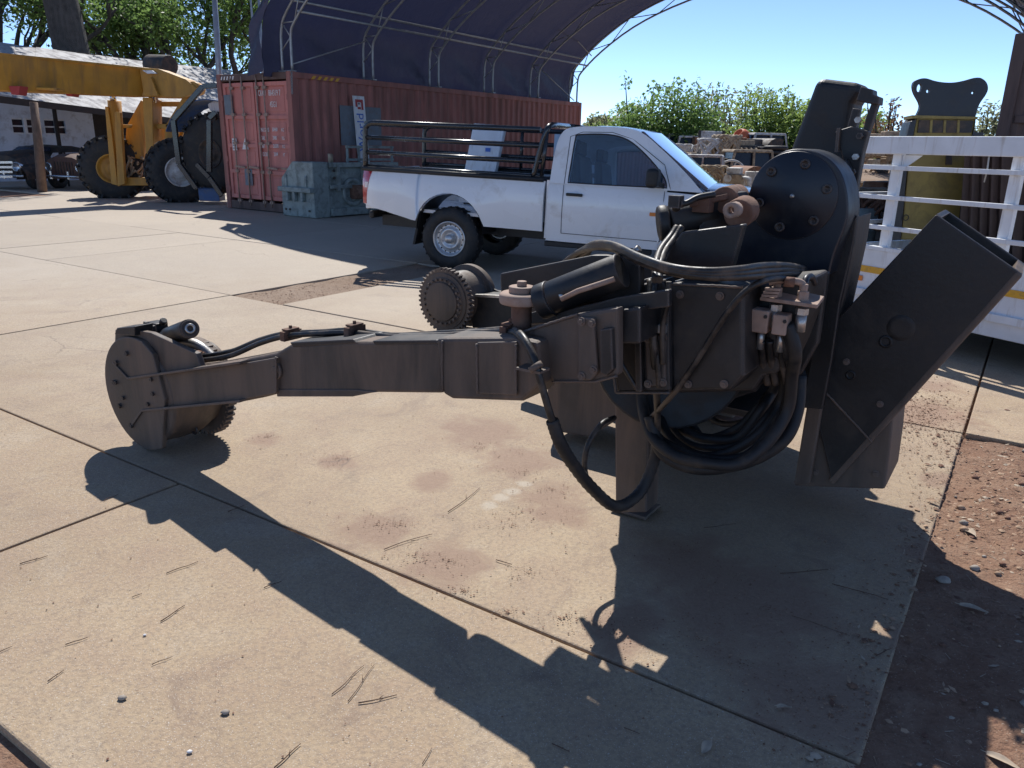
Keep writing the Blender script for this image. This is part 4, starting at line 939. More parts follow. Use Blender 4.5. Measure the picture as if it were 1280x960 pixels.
# ================================================================== WHITE PICKUP
HD = math.radians(110.0); tf = V((math.sin(HD), math.cos(HD), 0)); tl = V((-tf.y, tf.x, 0))      # forward, left (away)
t0 = G(562, 337); HWD = .86
torg = ground(t0) + tl*HWD
pitch_t = math.radians(1.5)
T_ = Matrix.Translation(torg) @ Matrix((tf, tl, Z)).transposed().to_4x4() @ Matrix.Rotation(pitch_t, 4, 'Y')
truck = thing('pickup_truck', 'white single cab pickup with black pipe cattle rails parked in the shelter shade', 'pickup', torg)
TBODY = T_ @ Matrix.Translation((0, 0, .085))
def TB(): return MB(TBODY)
def TW_(): return MB(T_)
WHL = .39
def arch_z(x, c, r=.47, zc=.40):
    d = abs(x-c)
    return zc + math.sqrt(max(0, r*r - d*d)) if d < r else 0
def lerp(a, b, f): return a + (b-a)*f
def side_y(z, x, fl=0.0):                     # half width at height z
    b = .885 + .025*math.sin(max(0, min(1, (z-.45)/.65))*math.pi)
    return b + fl
def body_side(xs_, zb, zt, sgn, arches, nz=10):
    rows_ = []
    for j in range(nz+1):
        r_ = []
        for x in xs_:
            lo = zb(x); fl = 0
            for c in arches:
                a = arch_z(x, c)
                if a > lo: lo = a
                dx = (x-c)/.62
                if abs(dx) < 1: fl = max(fl, .035*math.cos(dx*math.pi/2)**.6)
            z = lerp(lo, zt(x), j/nz); f2 = fl*max(0, 1 - max(0, z-.78)/.22) if fl else 0
            y = side_y(z, x, f2) - (.03*max(0, (z-.98)/.1) if z > .98 else 0)
            if x < -.9: y -= .10*((-1.0-x)/.28)**2
            if x > 3.3: y -= .22*((x-3.3)/.6)**2
            r_.append(V((x, -sgn*y, z)))
        rows_.append(r_)
    return rows_
def xs_lin(a, b, n, extra=()): return sorted(set([a + (b-a)*i/n for i in range(n+1)] + list(extra)))
ex = [-.4699, .4699, -.44, .44, -.4, .4, -.33, .33]
for sgn in (1, -1):
    bed = TB()
    bed.shell(body_side(xs_lin(-1.27, 1.22, 27, ex), lambda x: .50 + (.16*max(0, (-.5-x)/.77)), lambda x: 1.085, sgn, [0]), (0, sgn*.03, 0))
    b = bed.build('bed_side', M['truck_white'], truck)
    capm = TB(); capm.tube([(-1.25, -sgn*.86, 1.10), (1.20, -sgn*.86, 1.10)], .03, 8); capm.build('bed_rail', M['plastic'], b)
    mb = TB(); q = [V((.455*math.cos(a), -sgn*.905, .40 + .455*math.sin(a))) for a in [math.pi*i/16 for i in range(17)]]
    mb.grid([q, [p + V((0, sgn*.50, 0)) for p in q]]); mb.build('wheel_well', M['plastic'], b)
bd_ = TB().box((-.02, 0, .62), (2.44, 1.62, .04)); bd_.box((1.19, 0, .84), (.04, 1.68, .46)); bd_.build('bed_floor', M['truck_white'], truck)
TB().box((-1.26, 0, .84), (.05, 1.50, .52)).build('tailgate', M['truck_white'], truck, bevel=.02)
TB().box((-1.26, 0, .50), (.08, 1.3, .10)).build('rear_bumper', M['plastic'], truck, bevel=.03)
TB().box((1.0, 0, .42), (4.4, .9, .14)).build('chassis', M['plastic'], truck)
TB().box((.2, 0, .5), (1.1, .5, .12)).build('underbody', M['scrap_dark'], truck)
for sgn in (1, -1):                            # lamps
    rows_ = []
    for j in range(7):
        z = .66 + .41*j/6; r_ = []
        for i in range(5):
            x = -1.295 + (.075 + .10*(j/6)**1.5)*i/4 + .06*(1-j/6)*.25; y = side_y(z, x) - .105*max(0, (-1.0-x)/.28)**2 + .006 - (.03*max(0, (z-.98)/.1))
            r_.append(V((x, -sgn*y, z)))
        rows_.append(r_)
    lm = TB().shell(rows_, (0, sgn*.05, 0)).build('tail_lamp', M['tailred'], truck)
    TB().shell([[p + V((0, -sgn*.003, 0)) for p in r_[2:]] for r_ in rows_[3:5]], (0, sgn*.02, 0)).build('lens', M['tailclear'], lm)
def wheel(x, sgn):
    o = (x, -sgn*.905, WHL); ax_ = V((0, sgn, 0)); R = WHL
    ty = TW_().lathe([(.215, .02), (.235, .004), (.29, -.006), (.335, .004), (R-.012, .028), (R, .05), (R, .20), (R-.012, .222), (.32, .25), (.215, .245)], o, ax_, 48)
    for i in range(54):
        a = 6.283*i/54; c = V(o) + V((math.cos(a)*R, 0, math.sin(a)*R)) + ax_*(.062 + .115*(i % 2)); ty.box(c, (.026, .06, .012), (V((-math.sin(a), 0, math.cos(a))), V((0,1,0)), V((math.cos(a), 0, math.sin(a)))))
    tyo = ty.build('wheel', M['rubber'], truck)
    rm = TW_().lathe([(.222, .02), (.222, .006), (.205, .004), (.2, .03), (.185, .05), (.170, .055), (.145, .045), (.13, .03), (.105, .028), (.085, .045), (.06, .045), (0, .045)], o, ax_, 40).build('rim', M['rim'], tyo)
    hb = TW_().lathe([(.062, .045), (.056, -.005), (.045, -.018), (0, -.02)], o, ax_, 24).build('hub_cap', M['rim'], tyo)
    mb = TW_()
    for i in range(16):
        a = 6.283*i/16; c = V(o) + V((math.cos(a)*.172, 0, math.sin(a)*.172)) + ax_*.0535; mb.cyl(c, c - ax_*.003, .010, n=8)
    tag(mb.build('vent_holes', M['plastic'], tyo), kind='stuff')
for x in (0, 3.08):
    for sgn in (1, -1): wheel(x, sgn)
TB().tube([(0, -.7, WHL), (0, .7, WHL)], .05, 10).build('axle', M['plastic'], truck)
for sgn in (1, -1):
    TB().prism([(-.44, -sgn*.86, .62), (-.41, -sgn*.86, .62), (-.50, -sgn*.86, .19), (-.53, -sgn*.86, .19)], (0, sgn*.26, 0)).build('mud_flap', M['rubber'], truck)
# cab
def cab_zb(x): return .40
BELT = 1.07
for sgn in (1, -1):
    cs = TB().shell(body_side(xs_lin(1.27, 2.66, 12), cab_zb, lambda x: BELT, sgn, []), (0, sgn*.03, 0)); cso = cs.build('door' if False else 'cab_side', M['truck_white'], truck)
    fd = TB().shell(body_side(xs_lin(2.67, 4.03, 18, [3.08+e for e in ex]), lambda x: .42, lambda x: BELT - .02 - .10*max(0, (x-2.67)/1.4)**1.6, sgn, [3.08]), (0, sgn*.03, 0)); fdo = fd.build('front_wing', M['truck_white'], truck)
    # door outline, handle, side repeater
    def sy(z): return side_y(z, 2) + .0035
    ln = TB(); y_ = lambda z: -sgn*(sy(z))
    for x, z0, z1 in ((1.46, .50, 1.06), (2.64, .50, 1.06)):
        ln.tube([(x, y_(z0 + (z1-z0)*i/6), z0 + (z1-z0)*i/6) for i in range(7)], .0035, 4)
    ln.tube([(1.46, y_(.50), .50), (2.64, y_(.50), .50)], .0035, 4); ln.tube([(1.28, y_(.42)*.99, .44), (2.5, y_(.42)*.99, .44)], .004, 4)
    ln.build('door_gap', M['plastic'], cso)
    TB().box((1.60, -sgn*(sy(.95)+.012), .955), (.20, .03, .034)).build('door_handle', M['plastic'], cso, bevel=.01)
    TB().lathe([(0, .0), (.05, .0), (.052, -.004)], (1.60, -sgn*(sy(.95)-.002), .945), (0, -sgn, 0), 18).build('handle_recess', M['truck_white'], cso)
    TB().box((2.54, -sgn*(sy(.8)+.004), .80), (.085, .012, .04)).build('side_repeater', M['orange'], fdo, bevel=.006)
    TB().box((1.9, -sgn*.84, .36), (1.3, .06, .06)).build('sill', M['plastic'], cso, bevel=.01)
    # greenhouse: outer outline and window opening share the same count of points
    def gy(z): return -sgn*(.885 - max(0, z-1.05)*.27)
    outer = [(1.28, 1.07), (1.29, 1.40), (1.34, 1.62), (1.48, 1.705), (1.90, 1.725), (2.25, 1.69), (2.55, 1.50), (2.84, 1.27), (3.06, 1.07), (2.2, 1.07)]
    inner = [(1.50, 1.085), (1.51, 1.36), (1.52, 1.58), (1.56, 1.625), (1.90, 1.64), (2.14, 1.59), (2.38, 1.43), (2.60, 1.22), (2.66, 1.095), (2.0, 1.085)]
    smc = lambda L: [p for p in cr([V((x, 0, z)) for x, z in L[:9]], 4)] + [V((L[9][0], 0, L[9][1]))]
    ro = [V((p.x, gy(p.z), p.z)) for p in smc(outer)]; ri = [V((p.x, gy(p.z), p.z)) for p in smc(inner)]
    gh = TB(); ro2 = ro + [ro[0]]; ri2 = ri + [ri[0]]
    gh.grid([ro2, ri2], False); gh.grid([ri2, [p + V((0, sgn*.05, 0)) for p in ri2]], False)
    gho = gh.build('pillar_frame', M['truck_white'], truck, fix=False)
    TB().add([p + V((0, sgn*.012, 0)) for p in ri], [list(range(len(ri)))]).build('side_window', M['glass'], truck, fix=False)
    sl_ = TB(); sl_.tube([p + V((0, sgn*.003, 0)) for p in ri], .008, 5, closed=True); sl_.build('window_seal', M['plastic'], gho)
    lm_ = TB(); lm_.tube([V((1.46, gy(z)-sgn*.003, z)) for z in (1.07, 1.35, 1.6)] + [V((1.6, gy(1.66)-sgn*.003, 1.655)), V((1.95, gy(1.67)-sgn*.003, 1.665)), V((2.2, gy(1.62)-sgn*.003, 1.60)), V((2.60, gy(1.3)-sgn*.004, 1.34)), V((2.70, gy(1.1)-sgn*.004, 1.08))], .0035, 4); lm_.build('door_gap', M['plastic'], gho)
    mo_ = TB().box((2.52, -sgn*1.02, 1.20), (.14, .24, .21)); mo_.build('door_mirror', M['plastic'], truck, bevel=.045, seg=4)
    TB().beam((2.60, -sgn*.86, 1.11), (2.56, -sgn*.95, 1.14), .06, .05).build('mirror_arm', M['plastic'], truck)
def wy(z): return .885 - max(0, z-1.05)*.27
rows_ = []
for x, z in ((1.30, 1.45), (1.33, 1.60), (1.40, 1.68), (1.50, 1.718), (1.75, 1.742), (1.95, 1.742), (2.15, 1.72), (2.24, 1.69)):
    w = wy(z); rows_.append([V((x, w*math.sin(a), z + .03*(math.cos(a)-.0) - .03 + (.0 if abs(a) < 1.2 else -.0))) for a in [-math.pi/2 + math.pi*i/12 for i in range(13)]])
TB().grid(rows_).build('roof', M['truck_white'], truck)
rows_ = []
for f in [i/6 for i in range(7)]:
    x = lerp(2.27, 3.08, f); z = lerp(1.69, 1.08, f); w = wy(z) - .03
    rows_.append([V((x + .10*math.cos(a)*(.3+.7*f), w*math.sin(a), z)) for a in [-math.pi/2 + math.pi*i/10 for i in range(11)]])
ws = TB().grid(rows_).build('windscreen', M['glass'], truck, fix=False)
TB().tube(rows_[-1], .02, 6).build('scuttle', M['plastic'], truck)
TB().grid([[V((1.275, y, z)) for y in (-.78, .78)] for z in (1.07, 1.62)], False).build('rear_window', M['glass'], truck, fix=False)
TB().box((1.26, 0, .76), (.04, 1.72, .68)).build('cab_back', M['truck_white'], truck)
rows_ = []
for i in range(13):
    f = i/12; x = lerp(2.98, 4.02, f); z = 1.095 - .09*f**1.8; w = .87 - .20*f**2.2
    rows_.append([V((x + .06*math.cos(b*math.pi/2), w*b, z + .045*(1-b*b) - .012*(abs(b) > .9))) for b in [-1 + 2*k/14 for k in range(15)]])
TB().grid(rows_).build('bonnet', M['truck_white'], truck)
fr_ = TB().box((3.95, 0, .68), (.10, 1.42, .46)); fr_.build('front_bumper', M['truck_white'], truck, bevel=.06, seg=4)
for sgn in (1, -1): TB().box((3.90, -sgn*.58, .87), (.14, .28, .14)).build('headlamp', M['tailclear'], truck, bevel=.03)
for y in (-.38, .38):
    TB().prism([(1.42, y-.23, .9), (1.56, y-.23, .9), (1.50, y-.23, 1.44), (1.40, y-.23, 1.44)], (0, .46, 0)).build('seat', M['plastic'], truck, bevel=.04)
    TB().box((1.43, y, 1.52), (.10, .24, .17)).build('headrest', M['plastic'], truck, bevel=.03)
TB().box((2.72, 0, 1.0), (.34, 1.6, .16)).build('dashboard', M['plastic'], truck, bevel=.05)
q = V((2.4, -.38, 1.10)); TB().tube([q + V((.05*math.cos(a)*1.2, .17*math.sin(a), .17*math.cos(a))) for a in [6.283*i/20 for i in range(20)]], .013, 6, closed=True).build('steering_wheel', M['plastic'], truck)
TB().box((1.9, 0, .93), (1.2, 1.6, .05)).build('cab_floor', M['plastic'], truck)
# cattle rails
for sgn in (1, -1):
    y = -sgn*.835; r = TB()
    r.tube(cr([(-1.22, y, 1.10), (-1.22, y, 1.53), (-1.20, y, 1.61), (-1.13, y, 1.655), (-1.0, y, 1.66)], 5) + [V((1.12, y, 1.66))], .034, 9)
    ro_ = r.build('cattle_rail', M['blackpipe'], truck)
    for z in (1.48, 1.30): TB().tube([(-1.22, y, z), (1.16, y, z)], .03, 9).build('rail', M['blackpipe'], ro_)
    TB().tube([(-1.24, y, 1.135), (1.18, y, 1.135)], .022, 8).build('rail', M['blackpipe'], ro_)
    TB().tube(cr([(1.06, y, 1.12), (1.12, y, 1.40), (1.18, y, 1.62), (1.20, y + sgn*.03, 1.69), (1.21, y + sgn*.14, 1.72)], 5) + [V((1.21, 0, 1.72))], .034, 9).build('rail_hoop', M['blackpipe'], ro_)
    TB().tube([(1.16, y, 1.12), (1.20, y, 1.64)], .026, 8).build('rail_post', M['blackpipe'], ro_)
TB().tube([(-1.21, -.83, 1.65), (-1.21, .83, 1.65)], .03, 8).build('cross_rail', M['blackpipe'], truck)
for x in (-.45, .3): TB().tube([(x, .835, 1.12), (x, .835, 1.66)], .026, 8).build('rail_post', M['blackpipe'], truck)
wb_ = TB().prism([(-.42, .30, .66), (.02, .34, .66), (.12, .62, 1.71), (-.34, .58, 1.72)], (.0, .10, 0)).build('white_board', M['white'], None, bevel=.012)
tag(wb_, 'white panel leaning inside the bed of the white pickup', 'panel')
MBx = TB().box((-.08, .508, 1.38), (.07, .012, .05)); tag_ = MBx.build('label', M['blueprint'], wb_)
tag(TB().box((.55, .35, .86), (.85, .5, .42)).build('tool_chest', M['plastic'], None, bevel=.03), 'black chest in the pickup bed near the cab', 'chest')

# ================================================================== GREY GREEN GEARBOX
gA = G(394, 273); gb = thing('gearbox_casing', 'grey green cast gearbox casing standing on the yard beside the red container', 'gearbox', gA)
ga = math.radians(36); gx = V((math.sin(ga), math.cos(ga), 0)); gy_ = V((-gx.y, gx.x, 0))
def GQ(x, y, z): return gA + gx*x + gy_*y + Z*z
Ls = .95
gp_ = [(0, 0, 0), (0, Ls, 0)]
MB().prism([GQ(0, y, z) for y, z in ((0, .10), (.95, .10), (.95, .74), (.62, 1.08), (.05, 1.08), (0, .9))], gx*2.4).build('casing', M['greygreen'], gb, bevel=.025)
MB().prism([GQ(-.03, y, z) for y, z in ((-.04, 0), (1.0, 0), (1.0, .50), (.98, .78), (.60, 1.12), (-.04, 1.12))], gx*.42).build('end_casing', M['greygreen'], gb, bevel=.02)
MB().box(GQ(-.07, .46, .56), (.16, 1.05, .10), (gx, gy_, Z)).build('flange', M['greygreen'], gb, bevel=.02)
for y in (.25, .5, .72): MB().box(GQ(-.08, y, .42), (.10, .07, .20), (gx, gy_, Z)).build('boss', M['greygreen'], gb, bevel=.02)
for y in (.15, .78): MB().prism([GQ(-.06, y, .6), GQ(-.06, y, .82), GQ(.02, y, .95), GQ(.02, y, .6)], gy_*.05).build('rib', M['greygreen'], gb)
for z, w in ((.10, .16), (.62, .08), (1.06, .10)): MB().box(GQ(1.4, -.03, z), (2.0, .10, w), (gx, gy_, Z)).build('flange', M['greygreen'], gb, bevel=.012)
MB().lathe([(.20, .0), (.30, .0), (.30, -.05), (.24, -.06), (.20, -.02), (.20, .05), (0, .05)], GQ(1.05, 0, .50), gy_, 28).build('bearing_housing', M['greygreen'], gb)
MB().cyl(GQ(.98, -.10, .50), GQ(1.7, -.10, .50), .15, n=20).build('shaft', M['rust'], gb)
MB().cyl(GQ(1.7, -.12, .5), GQ(1.74, -.12, .5), .17, n=20).build('coupling', M['scrap_dark'], gb)
for x in (.62, 1.35, 1.95): MB().box(GQ(x, -.05, .78), (.08, .08, .5), (gx, gy_, Z)).build('rib', M['greygreen'], gb, bevel=.01)
MB().cyl(GQ(.75, .3, 1.10), GQ(.75, .3, 1.28), .055, n=12).build('breather', M['scrap_tan'], gb)
mb = MB()
for x, z in ((.5, .95), (.5, .8)): mb.cyl(GQ(x, -.06, z), GQ(x, -.09, z), .03, n=6)
for y, z in ((.12, .14), (.75, .14), (.88, .14)): mb.cyl(GQ(-.03, y, z), GQ(-.05, y, z), .025, n=6)
tag(mb.build('bolts', M['scrap_dark'], gb), kind='stuff')
rk = thing('work_bench', 'small grey steel bench frame behind the gearbox against the red container', 'bench', ground(P(448, 262, 18.2)))
ro0 = ground(P(436, 262, 17.6))
def RQ(x, z): return ro0 + CU*x + Z*z
for z in (1.15, 1.42): MB().beam(RQ(0, z), RQ(1.5, z), .05, .05).build('bar', M['greygreen'], rk)
for x in (.03, .38, 1.45): MB().beam(RQ(x, 0), RQ(x, 1.45), .05, .05).build('leg', M['greygreen'], rk)

# ================================================================== YELLOW CRANE
yo = ground(P(165, 240, 20.6)); yc = thing('yellow_crane', 'old yellow mobile crane with long box boom and big tractor tyres', 'crane', yo)
def big_wheel(c, axis, R, w, parent, rim_mat, name='wheel', lugs=22, prm=.45):
    axis = V(axis).normalized(); x = axis.cross(Z).normalized()
    ty = MB().lathe([(R*prm, .02), (R*.62, -.01), (R*.86, .0), (R*.95, w*.12), (R*.965, w*.5), (R*.95, w*.88), (R*.86, w), (R*prm, w-.02)], c, axis, 40)
    for i in range(lugs):
        for sd in (0, 1):
            a = 6.283*(i + .5*sd)/lugs; d = x*math.cos(a) + Z*math.sin(a); tt = x*-math.sin(a) + Z*math.cos(a)
            q = V(c) + d*R*.965 + axis*(w*(.26 if sd == 0 else .74)); dd = (axis*(1 if sd == 0 else -1) + tt*.7).normalized()
            ty.box(q, (w*.56, R*.075, R*.08), (dd, dd.cross(d), d))
            q2 = V(c) + d*R*.91 + axis*(0.004 if sd == 0 else w-.004); ty.box(q2, (w*.1, R*.07, R*.12), (axis, tt, d))
    tyo = ty.build(name, M['rubber'], parent)
    MB().lathe([(R*prm, .03), (R*prm, .0), (R*prm*.92, .0), (R*prm*.85, .09), (R*prm*.5, .10), (R*prm*.4, .05), (R*prm*.25, .03), (0, .03)], c, axis, 28).build('rim', M[rim_mat], tyo)
    return tyo
def YP(x, y, Y): return P(x, y, Y)
def yplate(name, pts, Y, th, mat='yellow', bevel=.012, par=None):
    return MB().prism([P(x, y, Y) for x, y in pts], V((0, th, 0))).build(name, M[mat], par or yc, bevel=bevel)
# boom: box section running out to the left and towards the camera
bA = [P(-60, 60, 16.4), P(-60, 111, 16.4)]; bB = [P(188, 85, 20.25), P(188, 121.5, 20.25)]
bdir = (bB[0]-bA[0]).normalized(); bnr = V((-bdir.y, bdir.x, 0)).normalized(); bnr = bnr if bnr.y > 0 else -bnr
bm = MB().prism([bA[0], bB[0], bB[1], bA[1]], bnr*.62).build('boom', M['yellow'], yc, bevel=.02)
MB().prism([P(0, 66, 17.2)+bnr*-.012, P(180, 84.5, 20.0)+bnr*-.012, P(180, 87, 20.0)+bnr*-.012, P(0, 69, 17.2)+bnr*-.012], bnr*.03).build('boom_flange', M['yellow'], bm)
yplate('boom_head', [(174,84),(198,86),(232,99),(246,110),(244,116),(228,122),(180,121)], 19.95, .6)
MB().prism([P(180,120,19.9), P(186,99,19.9), P(191,97,19.9), P(200,120,19.9)], V((0,-.10,0))).build('boom_rib', M['yellow'], yc)
MB().prism([P(178,88,19.85), P(190,88,19.85), P(195,92,19.85), P(184,92,19.85)], V((0,.5,0))).build('lamp_cover', M['white'], yc)
for a, b in ((11, 25), (80, 92)):
    MB().prism([P(a,107+(a/25),17.3 if a < 50 else 18.6), P(b,107+(a/25),17.3 if a < 50 else 18.6), P(b-2,119 if a < 50 else 121,17.3 if a < 50 else 18.6), P(a+3,118 if a < 50 else 120,17.3 if a < 50 else 18.6)], V((0,.3,0))).build('boom_stop', M['redprint'], bm, bevel=.01)
yplate('boom_slide', [(44,109),(70,110),(70,113),(45,112)], 17.8, .3, 'yellow')
# two lift rams in columns
yplate('ram_column', [(131,133),(135,134),(139,160),(147,232),(139,230)], 20.2, .25)
MB().cyl(P(143,126,20.4), P(150,222,20.5), .16, n=16).build('ram', M['yellow'], yc); MB().cyl(P(142,128,20.4), P(141,118,20.35), .075, n=12).build('ram_rod', M['chrome'], yc)
yplate('ram_column', [(143,140),(150,140),(156,230),(147,233)], 20.1, .12)
MB().cyl(P(190,112,20.1), P(191,128,20.15), .085, n=12).build('ram_rod', M['chrome'], yc)
yplate('ram_column', [(178,122),(190,122),(193,232),(185,232)], 20.0, .35); yplate('ram_column', [(185,122),(196,125),(197,190),(192,225)], 20.3, .3)
yplate('mast_side', [(176,125),(180,127),(180,200),(170,198),(156,188),(158,158)], 20.7, .25)
yplate('mast_side', [(228,122),(236,108),(245,106),(246,112),(222,150),(214,178),(206,180),(206,158)], 20.2, .35)
yplate('mast_side', [(222,150),(238,128),(240,132),(226,175),(218,184)], 20.8, .2)
yplate('cross_bar', [(196,127),(225,127),(225,133),(196,133)], 20.6, .2); yplate('cross_bar', [(193,155),(214,155),(214,161),(193,161)], 20.2, .2); yplate('cross_bar', [(147,155),(163,156),(162,160),(148,160)], 20.3, .15)
yplate('deck', [(149,222),(190,222),(190,232),(150,232)], 20.3, 1.6); yplate('engine_cover', [(196,160),(216,160),(214,185),(198,190)], 20.9, .6)
yplate('boom_joint', [(205,99),(205,99.5),(205.5,99.5),(205.5,99)], 19.9, .1)
MB().cyl(P(241,108,20.0), P(241,108,20.0)+V((0,.4,0)), .11, n=18).build('pivot_pin', M['yellow'], yc)
rq = random.Random(8); mb = MB()
for i in range(14):
    a = P(rq.uniform(154,183), rq.uniform(196,222), 20.4); b = P(rq.uniform(154,183), rq.uniform(196,222), 20.7); mb.tube(cr([a, a.lerp(b,.5)+V((0,0,rq.uniform(-.15,.15))), b], 4), .025, 6)
mb.build('hose_tangle', M['scrap_tan'], yc)
yplate('seat_box', [(160,205),(182,208),(182,222),(160,222)], 20.9, .4, 'scrap_dark')
wlx = V((-.35,.94,0))
big_wheel(P(140, 211, 20.5), wlx, .82, .5, yc, 'yellow'); big_wheel(P(226, 215, 19.6), V((-.5,.86,0)), .80, .5, yc, 'scrap_white')
big_wheel(P(165, 206, 23.5), wlx, .82, .5, yc, 'yellow')
yplate('axle_beam', [(145,214),(222,216),(222,224),(145,222)], 21.0, .3, 'scrap_dark')
dk = MB().cyl(P(188,81,24), P(213,82,23.6), .28, n=18); tag(dk.build('exhaust_drum', M['scrap_dark'], None, bevel=.03), 'black drum on the shed roof behind the yellow boom', 'drum')
# ================================================================== BLUE TRACTOR beside the container
bo_ = ground(P(255, 245, 19.6)); bt = thing('blue_tractor', 'dark blue tractor with black roll bar squeezed beside the red container', 'tractor', bo_)
big_wheel(P(262, 192, 19.3), V((.35,.94,0)), .95, .55, bt, 'scrap_dark', lugs=20, prm=.36)
rows_ = []
cw_ = P(262, 185, 19.3)
for i in range(11):
    a = math.radians(20 + 140*i/10); q = cw_ + V((math.cos(a)*1.12, .1, math.sin(a)*1.12)); rows_.append([q, q + V((.2,.6,0)), q + V((.2,.62,-.08))])
MB().shell(rows_, (0,0,-.03)).build('mudguard', M['bluepaint'], bt)
MB().prism([P(238,235,19.8), P(275,242,19.8), P(268,150,19.8), P(246,160,19.8)], V((.3,.7,0))).build('body', M['bluepaint'], bt, bevel=.05)
MB().prism([P(258,130,19.6), P(272,122,19.6), P(276,126,19.6), P(276,140,19.6), P(262,140,19.6)], V((.2,.6,0))).build('tank', M['white'], bt, bevel=.08, seg=3)
for pts in ([(272,107),(254,108),(217,150),(224,205),(246,236)], [(262,148),(270,140)], [(262,150),(262,215)], [(246,205),(262,222),(278,245)]):
    q = [P(x, y, 18.9) for x, y in pts]; mb = MB()
    for a, b in zip(q[:-1], q[1:]): mb.beam(a, b, .11, .11)
    mb.build('roll_bar', M['blackpipe'], bt, bevel=.01)
MB().box(P(265,243,19.2), (.5,.4,.3)).build('step_box', M['bluepaint'], bt, bevel=.02)

# ================================================================== OLD CARS UNDER THE SHED
def old_car(name, label, px, base, Y, mat, scale=1.0, yaw=-.15):
    o = ground(P(px, base, Y)); ca_ = thing(name, label, 'car', o)
    X_ = V((math.cos(yaw), math.sin(yaw), 0)); Y_ = V((-X_.y, X_.x, 0))
    def q(x, y, z): return o + (X_*x + Y_*y + Z*z)*scale
    r0 = [(-.72, .35), (-.74, .62), (-.62, .88), (-.35, .98), (0, 1.0), (.35, .98), (.62, .88), (.74, .62), (.72, .35)]
    rows_ = [[q(x*.9, .0, z*.92) for x, z in r0], [q(x, .25, z) for x, z in r0], [q(x, 1.3, z*1.06) for x, z in r0]]
    MB().grid(rows_).add([q(x*.9, 0, z*.92) for x, z in r0], [list(range(9))]).build('bonnet', M[mat], ca_)
    c0 = [(-.70, .98), (-.62, 1.10), (-.3, 1.16), (.3, 1.16), (.62, 1.10), (.70, .98)]
    MB().grid([[q(x, 1.25, z if i in (0, 5) else z-.3) for i, (x, z) in enumerate(c0)], [q(x, 1.6, z) for x, z in c0], [q(x, 2.8, z) for x, z in c0]]).build('cab', M[mat], ca_)
    MB().add([q(-.6, 1.40, 1.02), q(.6, 1.40, 1.02), q(.5, 1.58, 1.14), q(-.5, 1.58, 1.14)], [(0,1,2,3)]).build('windscreen', M['glassdark'], ca_)
    for s_ in (-1, 1):
        MB().lathe([(0, .0), (.11, .0), (.125, -.02), (.14, .02), (.13, .12)], q(s_*.55, -.02, .62), Y_, 18).build('headlamp', M['chrome'], ca_)
        rows_ = [[q(s_*(.68+.16*math.cos(b)), y, .28 + .42*math.sin(b)*f) for b in [math.pi*k/8 for k in range(9)]] for y, f in ((-.05, .7), (.2, 1), (.8, 1), (1.1, .7))]
        MB().grid(rows_).build('wing', M[mat], ca_)
        MB().lathe([(.15, 0), (.30, .0), (.32, .04), (.32, .16), (.3, .2), (.15, .2)], q(s_*.8, .45, .30), X_*-s_, 24).build('wheel', M['rubber'], ca_)
    MB().tube(cr([q(-.8, -.12, .38), q(-.5, -.2, .38), q(.5, -.2, .38), q(.8, -.12, .38)], 5), .035*scale, 7).build('bumper', M['chrome'], ca_)
    for x in (-.3, .3): MB().beam(q(x, -.2, .30), q(x, -.2, .52), .04, .05).build('overrider', M['chrome'], ca_)
    mb = MB()
    for x in (-.3, -.2, -.1, 0, .1, .2, .3): mb.beam(q(x, -.01, .42), q(x, -.01, .78), .02, .02)
    mb.build('grille', M['scrap_dark'], ca_); return ca_
old_car('vintage_car', 'rusty maroon vintage car facing out of the shed beside the post', 84, 236, 23.5, 'oldcar', 1.02, -.25)
oc2 = old_car('vintage_truck', 'dark old vehicle with a silver grille at the far left of the shed', 2, 232, 23.0, 'scrap_dark', 1.05, -.1)
mb = MB()
for i in range(4): mb.beam(P(-8, 203+6*i, 22.6), P(16, 203+6*i, 22.6), .03, .06)
mb.build('grille_bar', M['chrome'], oc2)
fr = thing('pipe_hoop', 'thin bent pipe hoop standing above the rusty vintage car', 'hoop', ground(P(60, 235, 25)))
MB().tube([P(34,200,25), P(34,184,25), P(45,181,25), P(76,183,25), P(80,188,25)], .03, 6).build('pipe', M['scrap_dark'], fr)
MB().tube([P(34,198,25), ground(P(34,198,25))], .03, 6).build('leg', M['scrap_dark'], fr); MB().tube([P(80,188,25), ground(P(80,188,25))], .03, 6).build('leg', M['scrap_dark'], fr)
